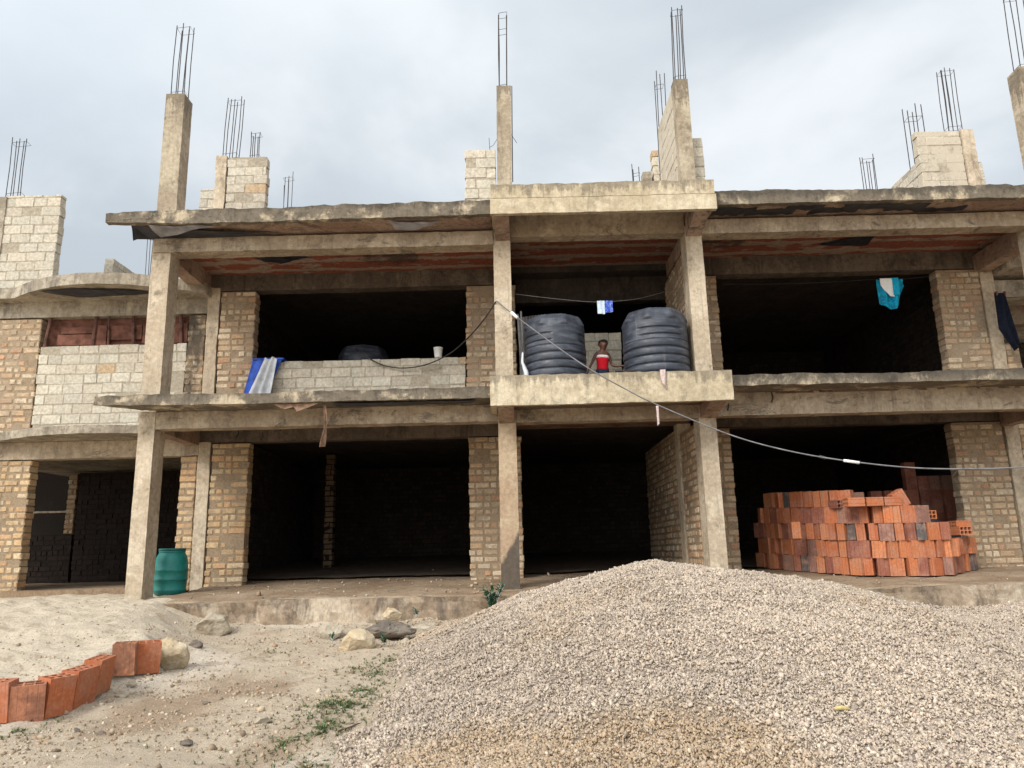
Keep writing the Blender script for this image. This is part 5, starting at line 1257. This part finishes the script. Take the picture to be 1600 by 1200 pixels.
# bricks lying on the top of the heap
zt = dz(11.5) + 0.01 + HZ * 4
for k, (px, lab) in enumerate([(1334, 'left'), (1363, 'middle'), (1391, 'right')]):
    p = at(px, 782, 11.40); place(HB, p.x - 0.122, 11.42, zt + 0.0625, 0.0, KIND[0], f'orange hollow brick lying flat on the stack top, {lab} one of the three', GS, rx=0.0, ry=rad(90)).rotation_euler = (rad(90), 0, rad(90 + k * 1.2))
for k, (x, y, dzz, rot, kd, lab) in enumerate([(4.92, 12.0, 0, 0.15, 1, 'dark red hollow brick lying on the stack top with its holes facing out, left one'), (5.06, 11.9, 0, 0.1, 2, 'dusty hollow brick lying on the stack top with its holes facing out, right one'), (5.2, 12.2, 0.126, 1.6, 2, 'dusty hollow brick laid highest at the back of the stack top')]):
    o = place(HB, x, y, zt + 0.0625 + dzz, rot, KIND[kd], lab, GS); o.rotation_euler = (rad(90), 0, rot)
p = at(1413, 790, 11.42); o = place(HB, p.x, 11.45, zt - 0.02, 0.2, KIND[0], 'orange hollow brick leaning off the right end of the stack top', GS); o.rotation_euler = (0, rad(-28), 0.15)
p = at(1248, 842, 11.9); place(HB, p.x, 12.0, dz(12.0) + 0.01 + HZ * 2.15, 1.35, KIND[0], 'orange hollow brick standing out in front of the left half of the stack', GS)
z3 = dz(11.7) + 0.01 + HZ * 3
for k, (px, y, zz, kd, lab) in enumerate([(1437, 11.75, z3, 0, 'orange hollow brick lying with open holes right of the fourth course'), (1419, 11.9, z3 + 0.126, 1, 'dark red hollow brick lying on the right shoulder of the stack'), (1488, 11.95, dz(11.9) + 0.01 + HZ * 2, 0, 'orange hollow brick lying with open holes on the right end of the second course'), (1485, 12.02, dz(11.9) + 0.136 + HZ * 2, 0, 'orange hollow brick lying uppermost on the right end of the stack')]):
    p = at(px, 800, y); o = place(HB, p.x, y, zz + 0.0625, 0.0, KIND[kd], lab, GS); o.rotation_euler = (rad(90), 0, rad(95) if k in (1, 3) else 0.1)
    if k in (0, 2): o.location.z += 0.035; o.rotation_euler = (rad(90), 0, 0.1)
# taller dark stack at the back of the right bay
idx = 0; GB = 'hollow clay bricks stacked at the back of the right bay'
for col_, (x, y, n_) in enumerate([(6.05, 13.9, 4), (6.26, 13.9, 4), (6.47, 13.95, 5), (6.68, 13.9, 5), (6.89, 13.9, 5), (7.10, 13.9, 7), (7.32, 13.9, 6), (7.54, 13.95, 6), (7.76, 13.9, 6)]):
    for r in range(n_):
        kd = KIND[1] if random.random() < 0.8 else KIND[2]
        place(HB, x + random.uniform(-0.01, 0.01), y, dz(y) + 0.01 + HZ * r, random.uniform(-0.06, 0.06), kd, f'{kd[0]} hollow brick in the {ORD[r]} tier of the {ORD[col_]} column of the back stack', GB)
bs = MB(); bs.rbox(6.02, 6.98, 12.35, 12.95, dz(12.6), 0.98, seg=0.08, amp=0.05, fr=3, warp=lambda p: (p.x, p.y, p.z - max(0, (p.z - 0.5)) * (abs(p.x - 6.5) * 1.1 + abs(p.y - 12.65) * 0.8)))
o = bs.build('covered_bundle', M['plastic'], None, True); move_origin(o, (6.5, 12.65, dz(12.6))); tag(o, 'black polythene covered bundle between the two brick stacks', 'bundle')
# kerb of larger hollow blocks round the sand
M['kerb'] = hollow_mat(0.06)
KB = hollow_mesh(0.285, 0.13, 0.27, 4, 2, 0.013, 'kerb_block')
KBS = hollow_mesh(0.22, 0.13, 0.27, 3, 2, 0.013, 'kerb_block')
klab = ['orange kerb block cut by the left picture edge', 'large orange kerb block with a charred left end', 'dull orange kerb block third from the left picture edge', 'plain orange kerb block in the middle of the row', 'slim orange kerb block seen at a slant with open holes', 'orange kerb block tilted right, standing apart', 'last orange kerb block, touching the tan rock']
kk_ = [KIND[0]] * 7
KTOP = [1064, 1067, 1055, 1042, 1026, 1004, 1002]
for k, (a, b) in enumerate(KERB):
    c = (a + b) / 2; d = (b - a); ang = math.atan2(d.y, d.x); inn = Vector((-math.sin(ang), math.cos(ang), 0)); L = Vector((d.x, d.y, 0)).length
    zb = at((KPX[k][0][0] + KPX[k][1][0]) / 2, KTOP[k], (a.y + b.y) / 2 + 0.05).z - 0.268
    me = KB if L > 0.26 or k == 0 else KBS
    o = place(me, c.x + inn.x * 0.065, c.y + inn.y * 0.065, zb, ang, kk_[k], klab[k], 'hollow kerb blocks holding back the sand', random.uniform(0.07, 0.13), random.uniform(-0.02, 0.02), 'kerb_block')
    base = me.vertices[0]; wid = 0.285 if me is KB else 0.22
    o.data.materials[0] = M['kerb']; o.scale = (min(1.5, max(0.85, L / wid * 0.985)), 1, 1)
    if k in (1, 5): o.color[3] = 0.5

# ------------------------------------------------------------------ sky and light
SUN_EL, SUN_AZ = rad(36), rad(218)      # azimuth from +Y clockwise: behind the camera, a little to the left
w = bpy.data.worlds.new('World'); scene.world = w; w.use_nodes = True; nt = w.node_tree
bg = nt.nodes['Background']; bg.inputs['Strength'].default_value = 0.1
sky = nt.nodes.new('ShaderNodeTexSky'); sky.sky_type = 'NISHITA'; sky.sun_disc = False; sky.sun_elevation = SUN_EL; sky.sun_rotation = SUN_AZ
tc = nt.nodes.new('ShaderNodeTexCoord'); sep = nt.nodes.new('ShaderNodeSeparateXYZ'); nt.links.new(tc.outputs['Generated'], sep.inputs[0])
def mth(op, a, b=0.0, c=None):
    n_ = nt.nodes.new('ShaderNodeMath'); n_.operation = op
    for i_, v_ in enumerate((a, b)):
        if hasattr(v_, 'is_linked'): nt.links.new(v_, n_.inputs[i_])
        else: n_.inputs[i_].default_value = v_
    return n_.outputs[0]
zc_ = mth('ADD', mth('MAXIMUM', sep.outputs[2], 0.0), 0.32)
cmb = nt.nodes.new('ShaderNodeCombineXYZ'); nt.links.new(mth('DIVIDE', sep.outputs[0], zc_), cmb.inputs[0]); nt.links.new(mth('DIVIDE', sep.outputs[1], zc_), cmb.inputs[1]); cmb.inputs[2].default_value = 3.7
def cn(scale, det, ro, dist, off):
    a_ = nt.nodes.new('ShaderNodeVectorMath'); a_.operation = 'ADD'; nt.links.new(cmb.outputs[0], a_.inputs[0]); a_.inputs[1].default_value = off
    n_ = nt.nodes.new('ShaderNodeTexNoise'); nt.links.new(a_.outputs[0], n_.inputs['Vector']); n_.inputs['Scale'].default_value = scale; n_.inputs['Detail'].default_value = det
    n_.inputs['Roughness'].default_value = ro; n_.inputs['Distortion'].default_value = dist; return n_.outputs['Fac']
def mr(f_, a, b, lo, hi):
    n_ = nt.nodes.new('ShaderNodeMapRange'); n_.interpolation_type = 'SMOOTHSTEP'; nt.links.new(f_, n_.inputs['Value'])
    for k_, v_ in zip(('From Min', 'From Max', 'To Min', 'To Max'), (a, b, lo, hi)): n_.inputs[k_].default_value = v_
    return n_.outputs['Result']
def mx(f_, a, b, mode='MIX'):
    n_ = nt.nodes.new('ShaderNodeMix'); n_.data_type = 'RGBA'; n_.blend_type = mode
    for s_, v_ in ((n_.inputs[0], f_), (n_.inputs[6], a), (n_.inputs[7], b)):
        if hasattr(v_, 'is_linked'): nt.links.new(v_, s_)
        elif isinstance(v_, tuple): s_.default_value = (*v_, 1)
        else: s_.default_value = v_
    return n_.outputs[2]
n1 = cn(0.9, 7, 0.52, 0.25, (0.3, 1.1, 0)); n2 = cn(2.1, 6, 0.5, 0.2, (4.3, 2.1, 1.0)); n3 = cn(0.55, 4, 0.5, 0.1, (7.7, 0.4, 2.0))
cloud = mx(mr(n1, 0.36, 0.62, 0, 1), (5.7, 6.2, 6.6), (8.5, 8.9, 9.1))
cloud = mx(mr(n2, 0.46, 0.66, 0, 0.7), cloud, (9.3, 9.6, 9.7))
cloud = mx(mr(n3, 0.5, 0.66, 0, 0.5), cloud, (6.0, 6.85, 7.6))
dt = nt.nodes.new('ShaderNodeVectorMath'); dt.operation = 'DOT_PRODUCT'; nt.links.new(tc.outputs['Generated'], dt.inputs[0])
dt.inputs[1].default_value = (math.sin(SUN_AZ) * math.cos(SUN_EL), math.cos(SUN_AZ) * math.cos(SUN_EL), math.sin(SUN_EL))
glow = mth('MULTIPLY', mth('POWER', mth('MAXIMUM', dt.outputs['Value'], 0.0), 2.0), 1.45)      # cloud glows round the hidden sun
sc = mth('ADD', mth('ADD', mth('MULTIPLY', mth('MAXIMUM', sep.outputs[2], 0.0), 0.35), 0.56), glow)   # overcast sky: brighter overhead
cg = nt.nodes.new('ShaderNodeCombineXYZ')
for i_ in range(3): nt.links.new(sc, cg.inputs[i_])
cloud = mx(1.0, cloud, cg.outputs[0], 'MULTIPLY')
nt.links.new(mx(0.88, sky.outputs[0], cloud), bg.inputs['Color'])
sun = bpy.data.lights.new('sun', 'SUN'); sun.energy = 1.5; sun.angle = rad(20); sun.color = (1.0, 0.95, 0.88)
so_ = bpy.data.objects.new('sun', sun); COL.objects.link(so_)
dvec = Vector((math.sin(SUN_AZ) * math.cos(SUN_EL), math.cos(SUN_AZ) * math.cos(SUN_EL), math.sin(SUN_EL)))
so_.rotation_euler = dvec.to_track_quat('Z', 'Y').to_euler(); so_.location = (0, 0, 30)
vs_ = scene.view_settings; vs_.view_transform = 'Standard'; vs_.look = 'None'; vs_.exposure = 0.66; vs_.gamma = 1.0; vs_.use_curve_mapping = False
scene.cycles.max_bounces = 6; scene.cycles.diffuse_bounces = 3; scene.cycles.use_denoising = True
